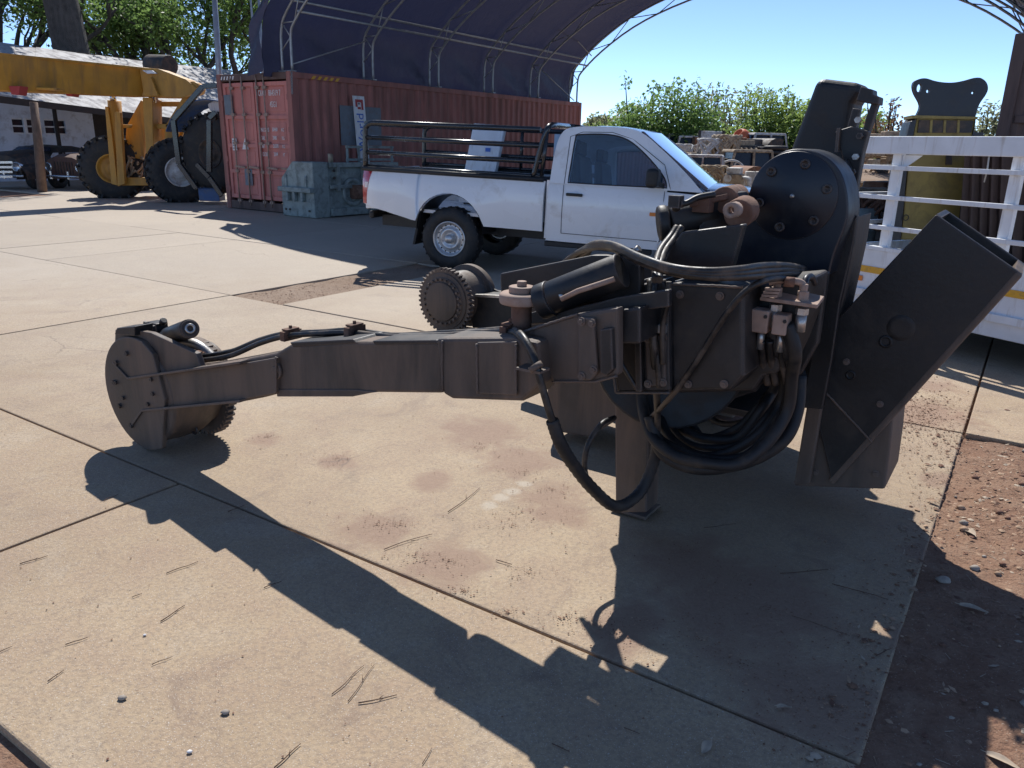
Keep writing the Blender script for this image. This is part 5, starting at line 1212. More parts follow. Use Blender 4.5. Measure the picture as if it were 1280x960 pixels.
# ================================================================== WHITE TRAILER AND ITS LOAD
n0, n1 = P(1050, 280, 7.05), P(1400, 316, 5.1)
n0 = ground(n0); n1 = ground(n1); TD = (n1-n0).normalized(); TN = V((-TD.y, TD.x, 0)); TN = TN if TN.x > 0 else -TN
if TN.y < 0 and abs(TN.y) > abs(TN.x): TN = -TN
tr = thing('cattle_trailer', 'white low cattle trailer with open rails and orange tape along its side', 'trailer', n0)
def tcol(px):                              # distance along the trailer side for a picture column
    r = ray(px, 240); return (n0.x*r.y - n0.y*r.x)/(TD.y*r.x - TD.x*r.y)
def TQ(u, w, z): return n0 + TD*u + TN*w + Z*z
LT = (n1-n0).length; WT = 1.9; tax = (TD, TN, Z)
HB_, HT_ = .22, .74
for w in (0, WT):
    sd = MB().box(TQ(LT/2, w, (HB_+HT_)/2), (LT, .05, HT_-HB_), tax).build('side_board', M['white'], tr, bevel=.006)
    if w == 0:
        MB().box(TQ(LT/2, -.03, HT_-.17), (LT-.1, .006, .055), tax).build('tape', M['amber'], sd)
        u_ = tcol(1092); MB().box(TQ(u_, -.034, HT_-.255), (.09, .012, .045), tax).build('reflector', M['orange'], sd, bevel=.004)
        MB().box(TQ(LT/2, -.04, HB_+.15), (LT, .03, .06), tax).build('ledge', M['white'], sd, bevel=.004)
    MB().box(TQ(LT/2, w, HT_+.015), (LT, .07, .03), tax).build('side_rail', M['white'], sd)
for u in (0, LT): MB().box(TQ(u, WT/2, (HB_+HT_)/2), (.05, WT-.06, HT_-HB_), tax).build('end_board', M['white'], tr)
MB().box(TQ(LT/2, WT/2, HB_+.12), (LT-.1, WT-.1, .05), tax).build('floor', M['dark'], tr)
MB().box(TQ(LT/2, WT/2, HB_+.02), (LT-.2, WT-.4, .10), tax).build('chassis', M['scrap_dark'], tr)
RZ = [.93, 1.18, 1.42]
for w, th in ((0, .045), (WT, .035)):
    for z in RZ: MB().beam(TQ(-.02, w, z), TQ(LT, w, z), .035, th*.8).build('rail', M['white'], tr, bevel=.004)
    MB().beam(TQ(-.02, w-.01, 1.60), TQ(LT, w-.01, 1.60), .06, .14 if w == 0 else .07).build('top_rail', M['white'], tr, bevel=.008)
for u in (0, LT):
    for z in RZ + [1.6]: MB().beam(TQ(u, .02, z), TQ(u, WT-.02, z), .035, .035).build('end_rail', M['white'], tr, bevel=.003)
pu = [tcol(1112), tcol(1262)]
for w in (.05, WT-.05):
    for i, u in enumerate(pu): MB().box(TQ(u, w, (HB_+1.54)/2+.02), (.085 if w < 1 else .05, .05, 1.54-HB_), tax).build('post', M['white'], tr, bevel=.006)
    MB().box(TQ(.0, w, (HB_+1.54)/2), (.035, .035, 1.54-HB_), tax).build('post', M['white'], tr)
u = pu[0]; MB().prism([TQ(u+.05, .03, 1.525), TQ(u+.22, .03, 1.525), TQ(u+.05, .03, 1.40)], TN*.012).build('gusset', M['white'], tr)
for u in (LT*.55,):
    for w in (-.04, WT-.14):
        MB().lathe([(.12, 0), (.22, 0), (.24, .03), (.24, .15), (.22, .18), (.12, .18)], TQ(LT*.93, w+.1, .24), TN, 28).build('wheel', M['rubber'], tr)
# upright yellow column with a butterfly head plate, standing in the trailer
yb = P(1188, 250, 7.3)
yk = thing('steel_column', 'upright yellow steel column with butterfly shaped black head plate standing in the trailer', 'column', V((yb.x, yb.y, HB_+.15)))
def kp(pts, Y): return [P(x, y, Y) for x, y in pts]
MB().prism(kp([(1146,146),(1220,147),(1210,200),(1196,300),(1126,300),(1136,200)], 7.0), V((.12,.34,0))).build('shaft', M['yellow_shaded'], yk, bevel=.012)
MB().prism(kp([(1138,152),(1146,148),(1135,200),(1126,300),(1110,300),(1122,210)], 6.98), V((.12,.40,0))).build('side_plate', M['steel_blue'], yk, bevel=.006)
MB().prism(kp([(1220,148),(1218,165),(1230,166),(1224,205),(1214,300),(1196,300),(1208,205)], 6.98), V((.12,.40,0))).build('side_plate', M['steel_blue'], yk, bevel=.006)
MB().prism(kp([(1140,144),(1222,146),(1222,149),(1140,148)], 6.96), V((.12,.40,0))).build('top_edge', M['yellow_shaded'], yk)
MB().prism(kp([(1149,150),(1217,151),(1214,166),(1147,166)], 6.985), V((0,.012,0))).build('recess', M['scrap_dark'], yk)
for x in (1163, 1180, 1197): MB().prism(kp([(x,150),(x+3,150),(x+2,166),(x-1,166)], 6.98), V((0,.012,0))).build('rib', M['yellow_shaded'], yk)
MB().prism(kp([(1183,194),(1186,191),(1190,193),(1190,206),(1182,206)], 6.985), V((0,.01,0))).build('slot', M['scrap_dark'], yk)
cc = P(1132,272,6.97); MB().lathe([(.020, 0), (.028, 0), (.028, -.006), (.020, -.006)], cc, V((0,1,0)), 20, closed=True).build('ring_mark', M['scrap_dark'], yk)
out = [(1145,146),(1150,132),(1143,117),(1141,108),(1143,102),(1150,98.5),(1158,98),(1168,101),(1180,103),(1193,103),(1206,100.5),(1217,97.5),(1226,97.5),(1233,103),(1235,111),(1232,119),(1224,131),(1219,147)]
oc = cr(kp(out, 6.99) + [], 4)
holes = [((1149,110),3.0,5.5,.25),((1160,114),2.0,2.6,.6),((1216.5,116),2.6,1.6,-.4)]
# plate with three real openings: outline bridged to the holes through bmesh
def plate_with_holes(outer, holes_, ext):
    b = bmesh.new(); edges = []
    def loop(pts):
        vs = [b.verts.new(p) for p in pts]
        for i in range(len(vs)): edges.append(b.edges.new((vs[i], vs[(i+1) % len(vs)])))
    loop(outer)
    for h in holes_: loop(h)
    bmesh.ops.triangle_fill(b, use_beauty=True, use_dissolve=False, edges=edges)
    r = bmesh.ops.extrude_face_region(b, geom=list(b.faces)); bmesh.ops.translate(b, verts=[v for v in r['geom'] if isinstance(v, bmesh.types.BMVert)], vec=ext)
    b.verts.index_update(); mb = MB(); mb.add([v.co.copy() for v in b.verts], [[v.index for v in f.verts] for f in b.faces]); b.free(); return mb
hl = []
for (cx, cy), rx, ry, rot in holes:
    hl.append([P(cx + rx*math.cos(a)*math.cos(rot) - ry*math.sin(a)*math.sin(rot), cy + rx*math.cos(a)*math.sin(rot) + ry*math.sin(a)*math.cos(rot), 6.99) for a in [6.283*i/10 for i in range(10)]])
plate_with_holes(oc[:-1] if (oc[0]-oc[-1]).length < 1e-4 else oc, hl, V((.015,.06,0))).build('head_plate', M['steel_blue'], yk)
bp = thing('trailer_load', 'dark brown steel panel standing in the trailer right of the yellow column', 'panel', V((*P(1215, 250, 6.6).xy, HB_+.15)))
MB().prism(kp([(1206,189),(1300,193),(1300,330),(1196,330)], 6.75), V((.1,.05,0))).build('sheet', M['brick'], bp)
for x in (1214, 1226, 1238, 1250, 1268, 1284): MB().prism(kp([(x,189),(x+3,189),(x-3,330),(x-6,330)], 6.745), V((0,-.03,0))).build('rib', M['brick'], bp)
mb = MB().tube(kp([(1237,188),(1236,196),(1234,212),(1230,228)], 6.0), .006, 5); tag(mb.build('wire', M['galv'], None), 'thin pale wire hanging from the trailer top rail', 'wire')

# ================================================================== SCRAP YARD BEHIND
rs = random.Random(21)
def sc_thing(name, label, cat, px, py, Y): 
    p = P(px, py, Y); p.z = max(0, p.z); return thing(name, label, cat, p), p
def r_axes(a): 
    x = V((math.cos(a), math.sin(a), 0)); return (x, V((-x.y, x.x, 0)), Z.copy())
def spoked_reel(px, py, Y, R, label, mat='scrap_white', face=.2):
    t, p = sc_thing('spoked_wheel', label, 'wheel', px, py, Y); A = r_axes(face); c = p + Z*R; n = A[1]
    MB().tube([c + (A[0]*math.cos(a) + Z*math.sin(a))*R for a in [6.283*i/28 for i in range(28)]], R*.08, 7, closed=True).build('rim', M[mat], t)
    for i in range(6):
        a = 6.283*i/6 + .2; MB().beam(c, c + (A[0]*math.cos(a) + Z*math.sin(a))*R*.96, R*.09, R*.06, n).build('spoke', M[mat], t)
    MB().cyl(c - n*R*.15, c + n*R*.15, R*.17, n=14).build('hub', M[mat], t)
def engine(px, py, Y, k, label, m1, m2, ang=.3):
    t, p = sc_thing('engine_block', label, 'engine', px, py, Y); A = r_axes(ang)
    MB().box(p + Z*.42*k, (.9*k, .5*k, .6*k), A).build('block', M[m1], t, bevel=.03*k)
    MB().box(p + Z*.80*k, (.8*k, .38*k, .18*k), A).build('head_cover', M[m2], t, bevel=.03*k)
    MB().box(p + Z*.10*k, (.7*k, .4*k, .2*k), A).build('sump', M[m1], t, bevel=.03*k)
    MB().cyl(p + A[0]*.45*k + Z*.4*k, p + A[0]*.58*k + Z*.4*k, .24*k, n=18).build('flywheel', M[m2], t)
    for i in range(4): MB().tube(cr([p + A[0]*(-.3+.2*i)*k - A[1]*.25*k + Z*.62*k, p + A[0]*(-.3+.2*i)*k - A[1]*.42*k + Z*.58*k, p + A[0]*(-.3+.2*i)*k - A[1]*.45*k + Z*.35*k], 4), .045*k, 7).build('exhaust_pipe', M[m2], t)
    for i in range(2): MB().cyl(p - A[0]*.47*k + A[1]*(-.12+.24*i)*k + Z*(.3+.3*i)*k, p - A[0]*.52*k + A[1]*(-.12+.24*i)*k + Z*(.3+.3*i)*k, .11*k, n=14).build('pulley', M[m2], t)
def drum(px, py, Y, r, h, label, mat, lying=None):
    t, p = sc_thing('drum', label, 'drum', px, py, Y); ax_ = Z if lying is None else r_axes(lying)[0]; p0 = p + (Z*0 if lying is None else Z*r)
    MB().lathe([(0, 0), (r*.96, 0), (r, .02), (r, h*.32), (r*1.03, h*.34), (r, h*.36), (r, h*.65), (r*1.03, h*.67), (r, h*.69), (r, h-.02), (r*.96, h), (r*.92, h-.015), (0, h-.015)], p0, ax_, 24).build('shell', M[mat], t)
    MB().cyl(p0 + ax_*(h-.015), p0 + ax_*(h+.015), r*.14, n=10).build('bung', M['scrap_dark'], t)
def cab(px, py, Y, k, label, mat, ang):
    t, p = sc_thing('cab_shell', label, 'cab', px, py, Y); A = r_axes(ang)
    def q(x, y, z): return p + (A[0]*x + A[1]*y + Z*z)*k
    MB().prism([q(-.9, -.7, .1), q(.9, -.7, .1), q(.95, -.7, .7), q(-.95, -.7, .7)], A[1]*1.4*k).build('body', M[mat], t, bevel=.05*k)
    for x in (-.85, 0, .8):
        for y in (-.66, .66): MB().beam(q(x, y, .7), q(x*.85, y*.9, 1.3), .07*k, .07*k).build('pillar', M[mat], t)
    MB().prism([q(-.8, -.62, 1.28), q(.75, -.62, 1.28), q(.7, -.6, 1.38), q(-.74, -.6, 1.38)], A[1]*1.24*k).build('roof', M[mat], t, bevel=.03*k)
    MB().prism([q(-.75, -.55, .72), q(.7, -.55, .72), q(.66, -.5, 1.26), q(-.7, -.5, 1.26)], A[1]*1.05*k).build('glazing', M['glassdark'], t)
def beams(px, py, Y, n, L, label, mats, ang, h=.12):
    t, p = sc_thing('steel_beams', label, 'beams', px, py, Y)
    for i in range(n):
        A = r_axes(ang + rs.uniform(-.2, .2)); c = p + A[1]*rs.uniform(-.3, .3) + Z*(h*.55 + h*(i % 4)*1.02); m = M[rs.choice(mats)]
        mb = MB(); mb.box(c - Z*h*.42, (L, h*.9, h*.14), A); mb.box(c + Z*h*.42, (L, h*.9, h*.14), A); mb.box(c, (L, h*.14, h*.72), A); mb.build('beam', m, t)
def bucket(px, py, Y, k, label, mat, ang):
    t, p = sc_thing('digger_bucket', label, 'bucket', px, py, Y); A = r_axes(ang); pr = [(math.cos(a)*.5, .5+math.sin(a)*.5) for a in [math.radians(60+210*i/10) for i in range(11)]]
    MB().shell([[p + (A[0]*x + Z*z - A[1]*.6)*k, p + (A[0]*x + Z*z + A[1]*.6)*k] for x, z in pr], A[0]*.03*k).build('shell', M[mat], t)
    for s_ in (-.6, .58): MB().prism([p + (A[0]*x + Z*z + A[1]*s_)*k for x, z in pr], A[1]*.03*k).build('side_plate', M[mat], t)
    for i in range(5): MB().beam(p + (A[0]*.02 + A[1]*(-.5+.25*i) + Z*.0)*k, p + (A[0]*.22 + A[1]*(-.5+.25*i) - Z*-.02)*k, .09*k, .06*k).build('tooth', M[mat], t)
def tyre_pile(px, py, Y, R, n, label):
    t, p = sc_thing('tyre_stack', label, 'tyres', px, py, Y)
    for i in range(n):
        MB().lathe([(R*.55, .03), (R*.8, 0), (R, .05), (R, .17), (R*.8, .22), (R*.55, .19)], p + Z*.22*i + V((rs.uniform(-.05,.05), 0, 0)), Z, 24, closed=True).build('tyre', M['rubber'], t)
def radiator(px, py, Y, k, label, mat, ang=.1):
    t, p = sc_thing('panel_frame', label, 'panel', px, py, Y); A = r_axes(ang)
    MB().box(p + Z*.45*k, (.7*k, .08*k, .9*k), A).build('sheet', M[mat], t, bevel=.02*k)
    for s_ in (-.33, .33): MB().box(p + A[0]*s_*k - A[1]*.05*k + Z*.45*k, (.06*k, .06*k, .94*k), A).build('edge', M['scrap_dark'], t)
def twisted(px, py, Y, k, label, mat, n=9):
    t, p = sc_thing('cable_heap', label, 'cable', px, py, Y)
    for i in range(n):
        a0 = rs.uniform(0, 6.28); pts = []
        for j in range(7):
            a = a0 + j*1.0; pts.append(p + V((math.cos(a)*.42*k*rs.uniform(.6, 1.1), math.sin(a)*.3*k, max(.05, (.15 + .75*abs(math.sin(a*.7 + i)))*k))))
        MB().tube(cr(pts, 5), .035*k, 6).build('cable', M[mat], t)
def truck_wreck(px, py, Y, k, label, mat, ang=.05):
    t, p = sc_thing('stripped_truck', label, 'truck', px, py, Y); A = r_axes(ang)
    def q(x, y, z): return p + (A[0]*x + A[1]*y + Z*z)*k
    MB().beam(q(-2, -.4, .75), q(2.2, -.4, .75), .1*k, .2*k).build('chassis_rail', M[mat], t); MB().beam(q(-2, .4, .75), q(2.2, .4, .75), .1*k, .2*k).build('chassis_rail', M[mat], t)
    MB().prism([q(-2.0, -.9, .9), q(-.8, -.9, .9), q(-.8, -.9, 1.5), q(-1.1, -.9, 2.0), q(-1.9, -.9, 2.0), q(-2.05, -.9, 1.4)], A[1]*1.8*k).build('cab', M[mat], t, bevel=.06*k)
    MB().prism([q(-1.12, -.91, 1.5), q(-.9, -.91, 1.5), q(-1.15, -.91, 1.9), q(-1.8, -.91, 1.9), q(-1.85, -.91, 1.5)], A[1]*-.015*k).build('window', M['glassdark'], t)
    MB().box(q(.9, 0, 1.05), (2.6*k, 1.8*k, .18*k), A).build('deck', M['scrap_rust'], t)
    for x in (-1.4, .6, 1.6): MB().lathe([(.18*k, 0), (.42*k, 0), (.45*k, .05*k), (.45*k, .25*k), (.18*k, .28*k)], q(x, -.95, .45), A[1], 24).build('wheel', M['rubber'], t)
# a low bank of earth carries the far rows of scrap
bk = MB(); rows_ = []
for i in range(9):
    Y = 33 + i*4.2; rows_.append([V((x, Y, -.04 + .75*math.sin(math.pi*min(1, i/3)/2)*(1 if 0 < i < 8 else (0 if i == 0 else .3)) + .08*math.sin(x*1.3+i))) for x in [2 + j*2.0 for j in range(23)]])
tag(bk.grid(rows_).build('earth_bank', M['farearth'], fix=False), kind='structure')
BZ = .62
def on(px, Y): 
    p = P(px, 200, Y); p.z = BZ; return p
def sc_thing(name, label, cat, px, py, Y):
    p = P(px, py, Y); p.z = BZ if Y > 34 else 0; return thing(name, label, cat, p), p
spoked_reel(879, 0, 43, .50, 'rearmost of three pale spoked wheels in the scrap yard', 'scrap_white', .35)
spoked_reel(890, 0, 42.3, .54, 'middle one of three pale spoked wheels in the scrap yard', 'scrap_white', .15)
spoked_reel(901, 0, 42, .50, 'right one of three pale spoked wheels in the scrap yard', 'scrap_white', .0)
drum(873, 0, 41, .34, .7, 'tan rusty drum at the left foot of the spoked wheels', 'scrap_tan', .9)
drum(884, 0, 40, .36, .75, 'yellowish drum lying in front of the spoked wheels', 'scrap_tan', .7); drum(895, 0, 40.5, .30, .6, 'pale drum lying below the right spoked wheel', 'scrap_white', 1.0)
twisted(905, 0, 40, 1.5, 'tall cream heap of wire rope left of the white tank', 'scrap_white', 13)
drum(914, 0, 41, .34, 1.35, 'white upright tank between two heaps of rope', 'scrap_white')
twisted(925, 0, 40, 1.7, 'tall tan tangle of rope right of the white tank', 'scrap_tan', 15)
twisted(932, 0, 41.5, 1.6, 'brown tangle of pipe beneath the orange mixer', 'scrap_rust', 12)
engine(946, 0, 41, 1.5, 'dark engine block left of the turret plate edge', 'scrap_dark', 'scrap_tan', .4)
engine(960, 0, 43, 1.6, 'dark gearbox mostly behind the turret plate', 'scrap_dark', 'scrap_dark', .9)
cab(864, 0, 50, 1.25, 'low white cab shell just right of the windscreen top', 'scrap_white', .1); cab(882, 0, 48, 1.15, 'white bonnet and cab above the spoked wheels', 'scrap_white', -.15)
radiator(904, 0, 46, 2.05, 'tall pale grey sheet panel standing upright in the scrap', 'scrap_white', .05)
radiator(893, 0, 47, 1.7, 'rust brown sheet frame left of the pale panel', 'scrap_rust', .2)
truck_wreck(872, 0, 57, 1.25, 'rusty red stripped truck along the back of the yard', 'scrap_rust'); truck_wreck(922, 0, 58, 1.15, 'dark blue stripped truck beneath the pale bushes', 'scrap_blue', -.1)
drum(955, 0, 46, .40, 1.75, 'blue steel drum right of the orange mixer', 'scrap_blue')
t, p = sc_thing('concrete_mixer', 'orange concrete mixer drum raised above the scrap', 'mixer', 946, 0, 46)
MB().lathe([(.1, -.5), (.35, -.35), (.5, 0), (.45, .3), (.3, .5), (.26, .5), (.1, .2)], p + Z*1.45, V((-.6, -.3, .6)), 22).build('drum', M['scrap_orange'], t)
for x in (-.4, .4): MB().beam(p + V((x, 0, 0)), p + V((x*.6, 0, 1.45)), .10, .10).build('leg', M['scrap_dark'], t)
MB().box(p + V((0, .2, .8)), (.7, .5, .5)).build('motor_box', M['scrap_orange'], t, bevel=.03)
bucket(978, 0, 44, 1.5, 'dark digger bucket behind the turret', 'scrap_dark', .4); tyre_pile(990, 0, 40, .6, 5, 'stack of old tyres next to the leaning mast')
beams(975, 0, 52, 8, 7, 'long dark beams lying along the back of the yard', ['scrap_dark'], .02, .25)
engine(842, 0, 56, 1.7, 'dark machine engine far back above the pickup windscreen', 'scrap_dark', 'scrap_rust', .1); tyre_pile(833, 0, 58, .7, 6, 'far stack of tyres above the pickup roof edge')
engine(915, 0, 49, 1.5, 'grey brown motor on the middle rows of scrap', 'scrap_tan', 'scrap_dark', .6)
cab(974, 0, 46, 1.3, 'grey white bonnet shell close behind the turret', 'scrap_white', .2); cab(958, 0, 48.5, 1.1, 'small white shell between blue drum and dark beams', 'scrap_white', .4)
beams(885, 0, 60, 8, 6, 'rusty beams stacked left of the pale panel', ['scrap_rust'], .05, .25)
beams(936, 0, 50, 9, 3.4, 'grey brown beams lying below the orange mixer', ['scrap_tan', 'scrap_dark'], .1, .2)
twisted(868, 0, 42, 1.2, 'white cable heap beside the pickup bonnet', 'scrap_white', 9); twisted(950, 0, 47, 1.2, 'pale cable heap below the blue drum', 'scrap_white', 8)
for i, (fn, args) in enumerate([
    (engine, (884, 0, 27, 1.0, 'brown engine at the front of the scrap beside the windscreen', 'scrap_rust', 'scrap_tan', .3)), (drum, (874, 0, 26, .3, .8, 'pale blue green drum at the front row left end', 'greygreen')),
    (cab, (898, 0, 30, .95, 'dented white cab shell in the front row', 'scrap_white', -.3)), (twisted, (912, 0, 26, 1.1, 'brown cable heap in the front row', 'scrap_tan', 10)),
    (beams, (925, 0, 28, 7, 2.0, 'rusty beams across the front of the scrap', ['scrap_rust', 'scrap_white', 'scrap_tan'], .2, .2)), (engine, (940, 0, 25, 1.1, 'pale gearbox in the front row of the scrap', 'scrap_tan', 'scrap_white', 1.2)),
    (bucket, (955, 0, 27, 1.0, 'rust brown bucket in the front row', 'scrap_rust', .3)), (drum, (967, 0, 26, .3, .85, 'white drum in the front row close to the turret', 'scrap_white')),
    (radiator, (890, 0, 33, 1.3, 'light grey radiator frame behind the front row', 'scrap_white', .3)), (engine, (918, 0, 33, 1.3, 'tan motor behind the front row', 'scrap_tan', 'scrap_dark', .1)),
    (spoked_reel, (935, 0, 31, .55, 'single pale spoked wheel right of the others', 'scrap_white', -.2)), (cab, (955, 0, 33, 1.1, 'tan cab shell behind the front row', 'scrap_tan', .1)),
    (tyre_pile, (868, 0, 31, .5, 4, 'stack of four tyres beside the pickup windscreen')), (engine, (858, 0, 34, 1.4, 'dark motor behind the pickup windscreen edge', 'scrap_dark', 'scrap_rust', .5))]): fn(*args)
# behind the trailer
for i, (px, py, Y, k, lab, m1, m2) in enumerate(((1084, 262, 15, 1.0, 'rust brown engine seen through the trailer rails at the left post', 'scrap_rust', 'scrap_tan'), (1102, 250, 16, 1.1, 'tan and brown gearbox behind the trailer rails', 'scrap_tan', 'scrap_rust'),
        (1096, 222, 18, 1.0, 'rusty motor on top of the heap behind the trailer', 'scrap_rust', 'scrap_dark'), (1118, 228, 18.5, 1.0, 'brown differential behind the thick trailer post', 'scrap_rust', 'scrap_white'))):
    engine(px, py, Y, k, lab, m1, m2, i*.7)
drum(1104, 244, 14.5, .3, .5, 'pale green gas bottle cap showing through the rails', 'scrap_white'); drum(1076, 262, 14, .3, .6, 'dark tank behind the mast rail', 'greygreen')
beams(1095, 212, 20, 8, 2.2, 'rust brown steel sections piled behind the trailer', ['scrap_rust', 'scrap_tan'], .3, .2)
beams(1115, 268, 15, 6, 1.6, 'short rusty sections low behind the trailer', ['scrap_rust', 'scrap_dark'], .5, .18)
twisted(1090, 275, 14, .9, 'rusty pipe tangle low behind the trailer corner', 'scrap_rust', 8); radiator(1091, 240, 17, .9, 'small white panel among the rust behind the mast', 'scrap_white', .3)
t, p = sc_thing('rubble_heap', 'grey brown stone heap with pale faces right of the mast top', 'heap', 1097, 190, 36)
for i in range(26):
    c = p + V((rs.gauss(0, 1.0), rs.gauss(0, .6), 0)); c.z = max(.2, 2.3 - .8*abs(c.x-p.x)) * rs.uniform(.5, 1)
    A = r_axes(rs.uniform(0, 6)); MB().box(c, (rs.uniform(.3,.7), rs.uniform(.3,.6), rs.uniform(.25,.5)), A).build('stone', M['scrap_tan'], t, bevel=.05)

# ================================================================== TREES, POLES
import array
def leaf_cloud(clumps, n, size, rnd, stretch=1.0):
    vs, fs = [], []
    tot = sum(c[1]**2 for c in clumps)
    for c, r, *q in clumps:
        k = int(n*r*r/tot); sq = q[0] if q else .8
        for _ in range(k):
            d = V((rnd.gauss(0,1), rnd.gauss(0,1), rnd.gauss(0,1))).normalized(); rr = r*rnd.random()**.42
            p = c + V((d.x*rr, d.y*rr, d.z*rr*sq)) 
            a = V((rnd.gauss(0,1), rnd.gauss(0,1), rnd.gauss(0,.7))).normalized(); b = a.orthogonal().normalized()
            b = (b*math.cos(rnd.random()*6.28) + a.cross(b)*math.sin(rnd.random()*6.28)); s_ = size*rnd.uniform(.6, 1.35)
            i = len(vs); vs += [p - a*s_, p - b*s_*.45, p + a*s_, p + b*s_*.45]; fs.append((i, i+1, i+2, i+3))
    return vs, fs
def limb(p, d, L, r, lev, rnd, out, ends, spread=.6, up=.15):
    pts = [p]; q = p.copy(); dd = d.copy()
    for i in range(5):
        dd = (dd + V((rnd.gauss(0,.16), rnd.gauss(0,.16), rnd.gauss(0,.10)+up*.25))).normalized(); q = q + dd*L/5; pts.append(q.copy())
    out.append((pts, [r*(1-.11*i) for i in range(6)]))
    if lev == 0: ends.append(q); return
    for k in range(rnd.choice((2, 3))):
        f = pts[rnd.choice((3, 4, 5))]; a = V((rnd.gauss(0,1), rnd.gauss(0,1), rnd.gauss(.2,.6))).normalized()
        limb(f, (dd + a*spread).normalized(), L*rnd.uniform(.6,.8), r*.52, lev-1, rnd, out, ends, spread, up)
    ends.append(q)
def tree(name, label, base, h, trunk_r, crown, leafn, leafs, mat, seed, trunk_h=None, lean=V((0,0,0)), lev=3, nl=4, group=None, spread=.7):
    rnd = random.Random(seed); t = thing(name, label, 'tree', base, group)
    th = trunk_h or h*.35; top = base + Z*th + lean*th
    tp = [base + (top-base)*f + V((rnd.gauss(0,.03)*th*.3, 0, 0)) for f in (0, .12, .35, .6, .8, 1)]; tp[0] = base
    mb = MB(); mb.tube(cr(tp, 3), [trunk_r*(1.35 - .6*min(1, i/15)) if i < 3 else trunk_r*(1 - .35*i/15) for i in range(16)], 10); mb.build('trunk', M['bark'], t)
    out, ends = [], []
    for k in range(nl):
        a = 6.28*k/nl + rnd.uniform(-.4, .4); limb(tp[-1 - (k % 2)], V((math.cos(a)*.8, math.sin(a)*.8, rnd.uniform(.5, 1.1))).normalized(), (h-th)*rnd.uniform(.42, .58), trunk_r*.55, lev-1, rnd, out, ends, spread)
    mb = MB()
    for pts, rr in out: mb.tube(pts, rr, 6)
    tag(mb.build('limbs', M['bark'], t), kind='stuff')
    cl_ = [(e + V((rnd.gauss(0,.2), rnd.gauss(0,.2), rnd.gauss(0,.2)))*crown*.4, crown*rnd.uniform(.55, 1.1)) for e in ends]
    vs, fs = leaf_cloud(cl_, leafn, leafs, rnd)
    tag(MB().add(vs, fs).build('crown', M[mat], t, fix=False), kind='stuff')
    return t
def at(px, Y): return ground(P(px, 200, Y))
tree('tree', 'massive thick grey trunk tree rising behind the shed roof', at(110, 33.5), 19, .78, 1.7, 7000, .15, 'leaf_dark', 11, 13.5, V((-.035,0,0)), 3, 5)
tree('tree', 'dark forked tree at the upper left corner behind the shed', at(12, 36), 11, .5, 1.3, 3600, .10, 'leaf_dark', 12, 4.2, V((.0,0,0)), 4, 5, spread=.9)
tree('tree', 'leaning dark limbed tree left of the massive trunk', at(48, 38), 10, .38, 1.0, 2000, .10, 'leaf_dark', 13, 3.6, V((.10,0,0)), 4, 3, spread=.8)
tree('tree', 'broad mid green tree right of the massive trunk', at(172, 41), 11, .4, 1.6, 12000, .125, 'leaf_mid', 14, 3.5, V((0,0,0)), 3, 5)
tree('tree', 'leafy green tree behind the metal pole', at(228, 42), 11, .35, 1.7, 12000, .125, 'leaf_mid', 15, 3.5, V((0,0,0)), 3, 5)
tree('tree', 'green tree above the container doors beside the shelter', at(300, 44), 11.5, .35, 1.8, 13000, .13, 'leaf_mid', 16, 3.5, V((0,0,0)), 3, 5)
def bush(label, px, Y, top_px, wid, n, ls, mat, seed, k=9, wisps=0, name='bushy_tree'):
    rnd = random.Random(seed); b = at(px, Y); topz = P(px, top_px, Y).z; W2 = wid/F_PX*Y*.5
    t = thing(name, label, 'tree', b)
    mb = MB(); cl_ = []
    for i in range(k):
        x = rnd.uniform(-1, 1); hh = topz*(1 - .45*abs(x)**2)*rnd.uniform(.55, .84); c = b + V((x*W2*.8, rnd.uniform(-W2, W2)*.4, hh)); r = topz*rnd.uniform(.22, .37); cl_.append((c, r))
        cl_.append((c - Z*hh*.42, r*1.0)); mb.tube(cr([b + V((x*.2, 0, 0)), b + V((x*W2*.4, 0, hh*.5)), c], 4), [.14*(1-.07*j) for j in range(9)], 6)
    for i in range(wisps):
        x = rnd.uniform(-1, 1); c = b + V((x*W2, rnd.uniform(-1, 1), topz*rnd.uniform(.80, 1.0))); cl_.append((c, topz*.075, 1.5)); mb.tube([c - Z*topz*.35 - V((x*.3,0,0)), c], [.05, .02], 5)
    mb.build('trunk', M['bark'], t)
    vs, fs = leaf_cloud(cl_, n, ls, rnd); tag(MB().add(vs, fs).build('crown', M[mat], t, fix=False), kind='stuff'); return t
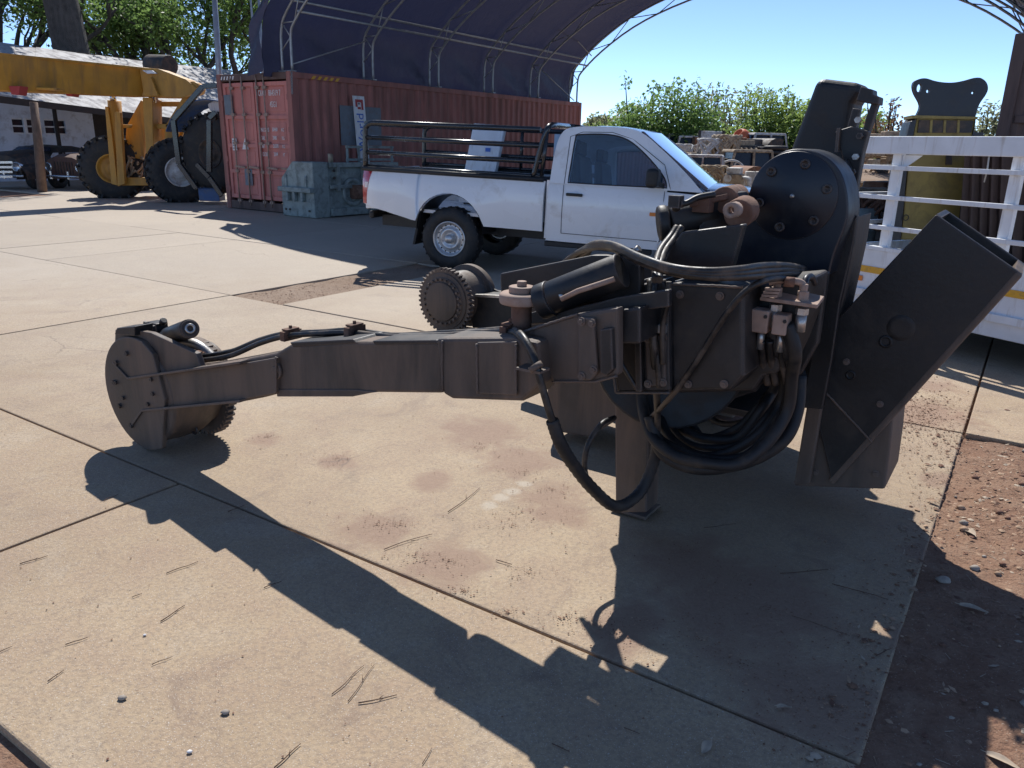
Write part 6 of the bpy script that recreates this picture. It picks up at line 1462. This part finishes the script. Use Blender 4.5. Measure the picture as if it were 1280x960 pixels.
bush('dense dark green tree above the pickup windscreen', 826, 50, 101, 122, 17000, .125, 'leaf_mid', 31, 14, 6)
bush('pale green low bush left of the dense dark tree', 778, 54, 126, 62, 7000, .13, 'leaf_pale', 32, 7)
bush('dull olive scrub far behind the end of the red container', 742, 75, 142, 60, 5000, .22, 'leaf_olive', 33, 8)
bush('wispy tree with bare twig tops behind the dense tree', 900, 60, 108, 84, 4200, .14, 'leaf_olive', 34, 7, 18)
bush('bright yellow green bushy tree left of the mast', 955, 52, 111, 98, 10000, .12, 'leaf_pale', 35, 10, 14)
bush('small bright green bush peeping beside the mast', 1006, 50, 130, 60, 5000, .13, 'leaf_pale', 36, 7, 6)
bush('sparse reddish leaved tree right of the mast top', 1102, 40, 121, 50, 1900, .11, 'leaf_dry', 37, 5, 9, 'sparse_tree')
bush('pale grey green tree beside the brown container', 1236, 42, 128, 60, 4200, .11, 'leaf_olive', 38, 8, 8)
bush('green undergrowth seen between mast and rubble heap', 1078, 48, 128, 40, 3000, .14, 'leaf_pale', 39, 6)
for i, (px, y0, y1, Y, r, lab) in enumerate(((269, 0, 92, 24, .085, 'grey metal pole rising beside the red container doors'), (325, 8, 84, 26, .045, 'thin white pole close to the shelter edge'), (313, 4, 30, 27, .03, 'short thin pale pole left of the white pole'))):
    b = P(px + (5 if i == 0 else 3), y1, Y); tp_ = P(px - 3, y0 - 40, Y); t = thing('pole', lab, 'pole', ground(b))
    MB().tube([ground(b), b, tp_], [r, r, r*.8], 10).build('shaft', M['galv'], t); MB().cyl(tp_, tp_ + Z*.05, r*1.2, n=10).build('cap', M['galv'], t)
# distant bush belt closing the horizon
rnd = random.Random(77); cl_ = []
for i in range(150):
    a = math.radians(-55 + 110*i/149); Y = rnd.uniform(95, 130); r = rnd.uniform(1.4, 2.6); cl_.append((V((math.tan(a)*Y, Y, r*.7)), r))
vs, fs = leaf_cloud(cl_, 26000, .42, rnd); tag(MB().add(vs, fs).build('bush_belt', M['leaf_olive'], None, fix=False), 'far low belt of bush along the horizon', 'bush', kind='stuff')
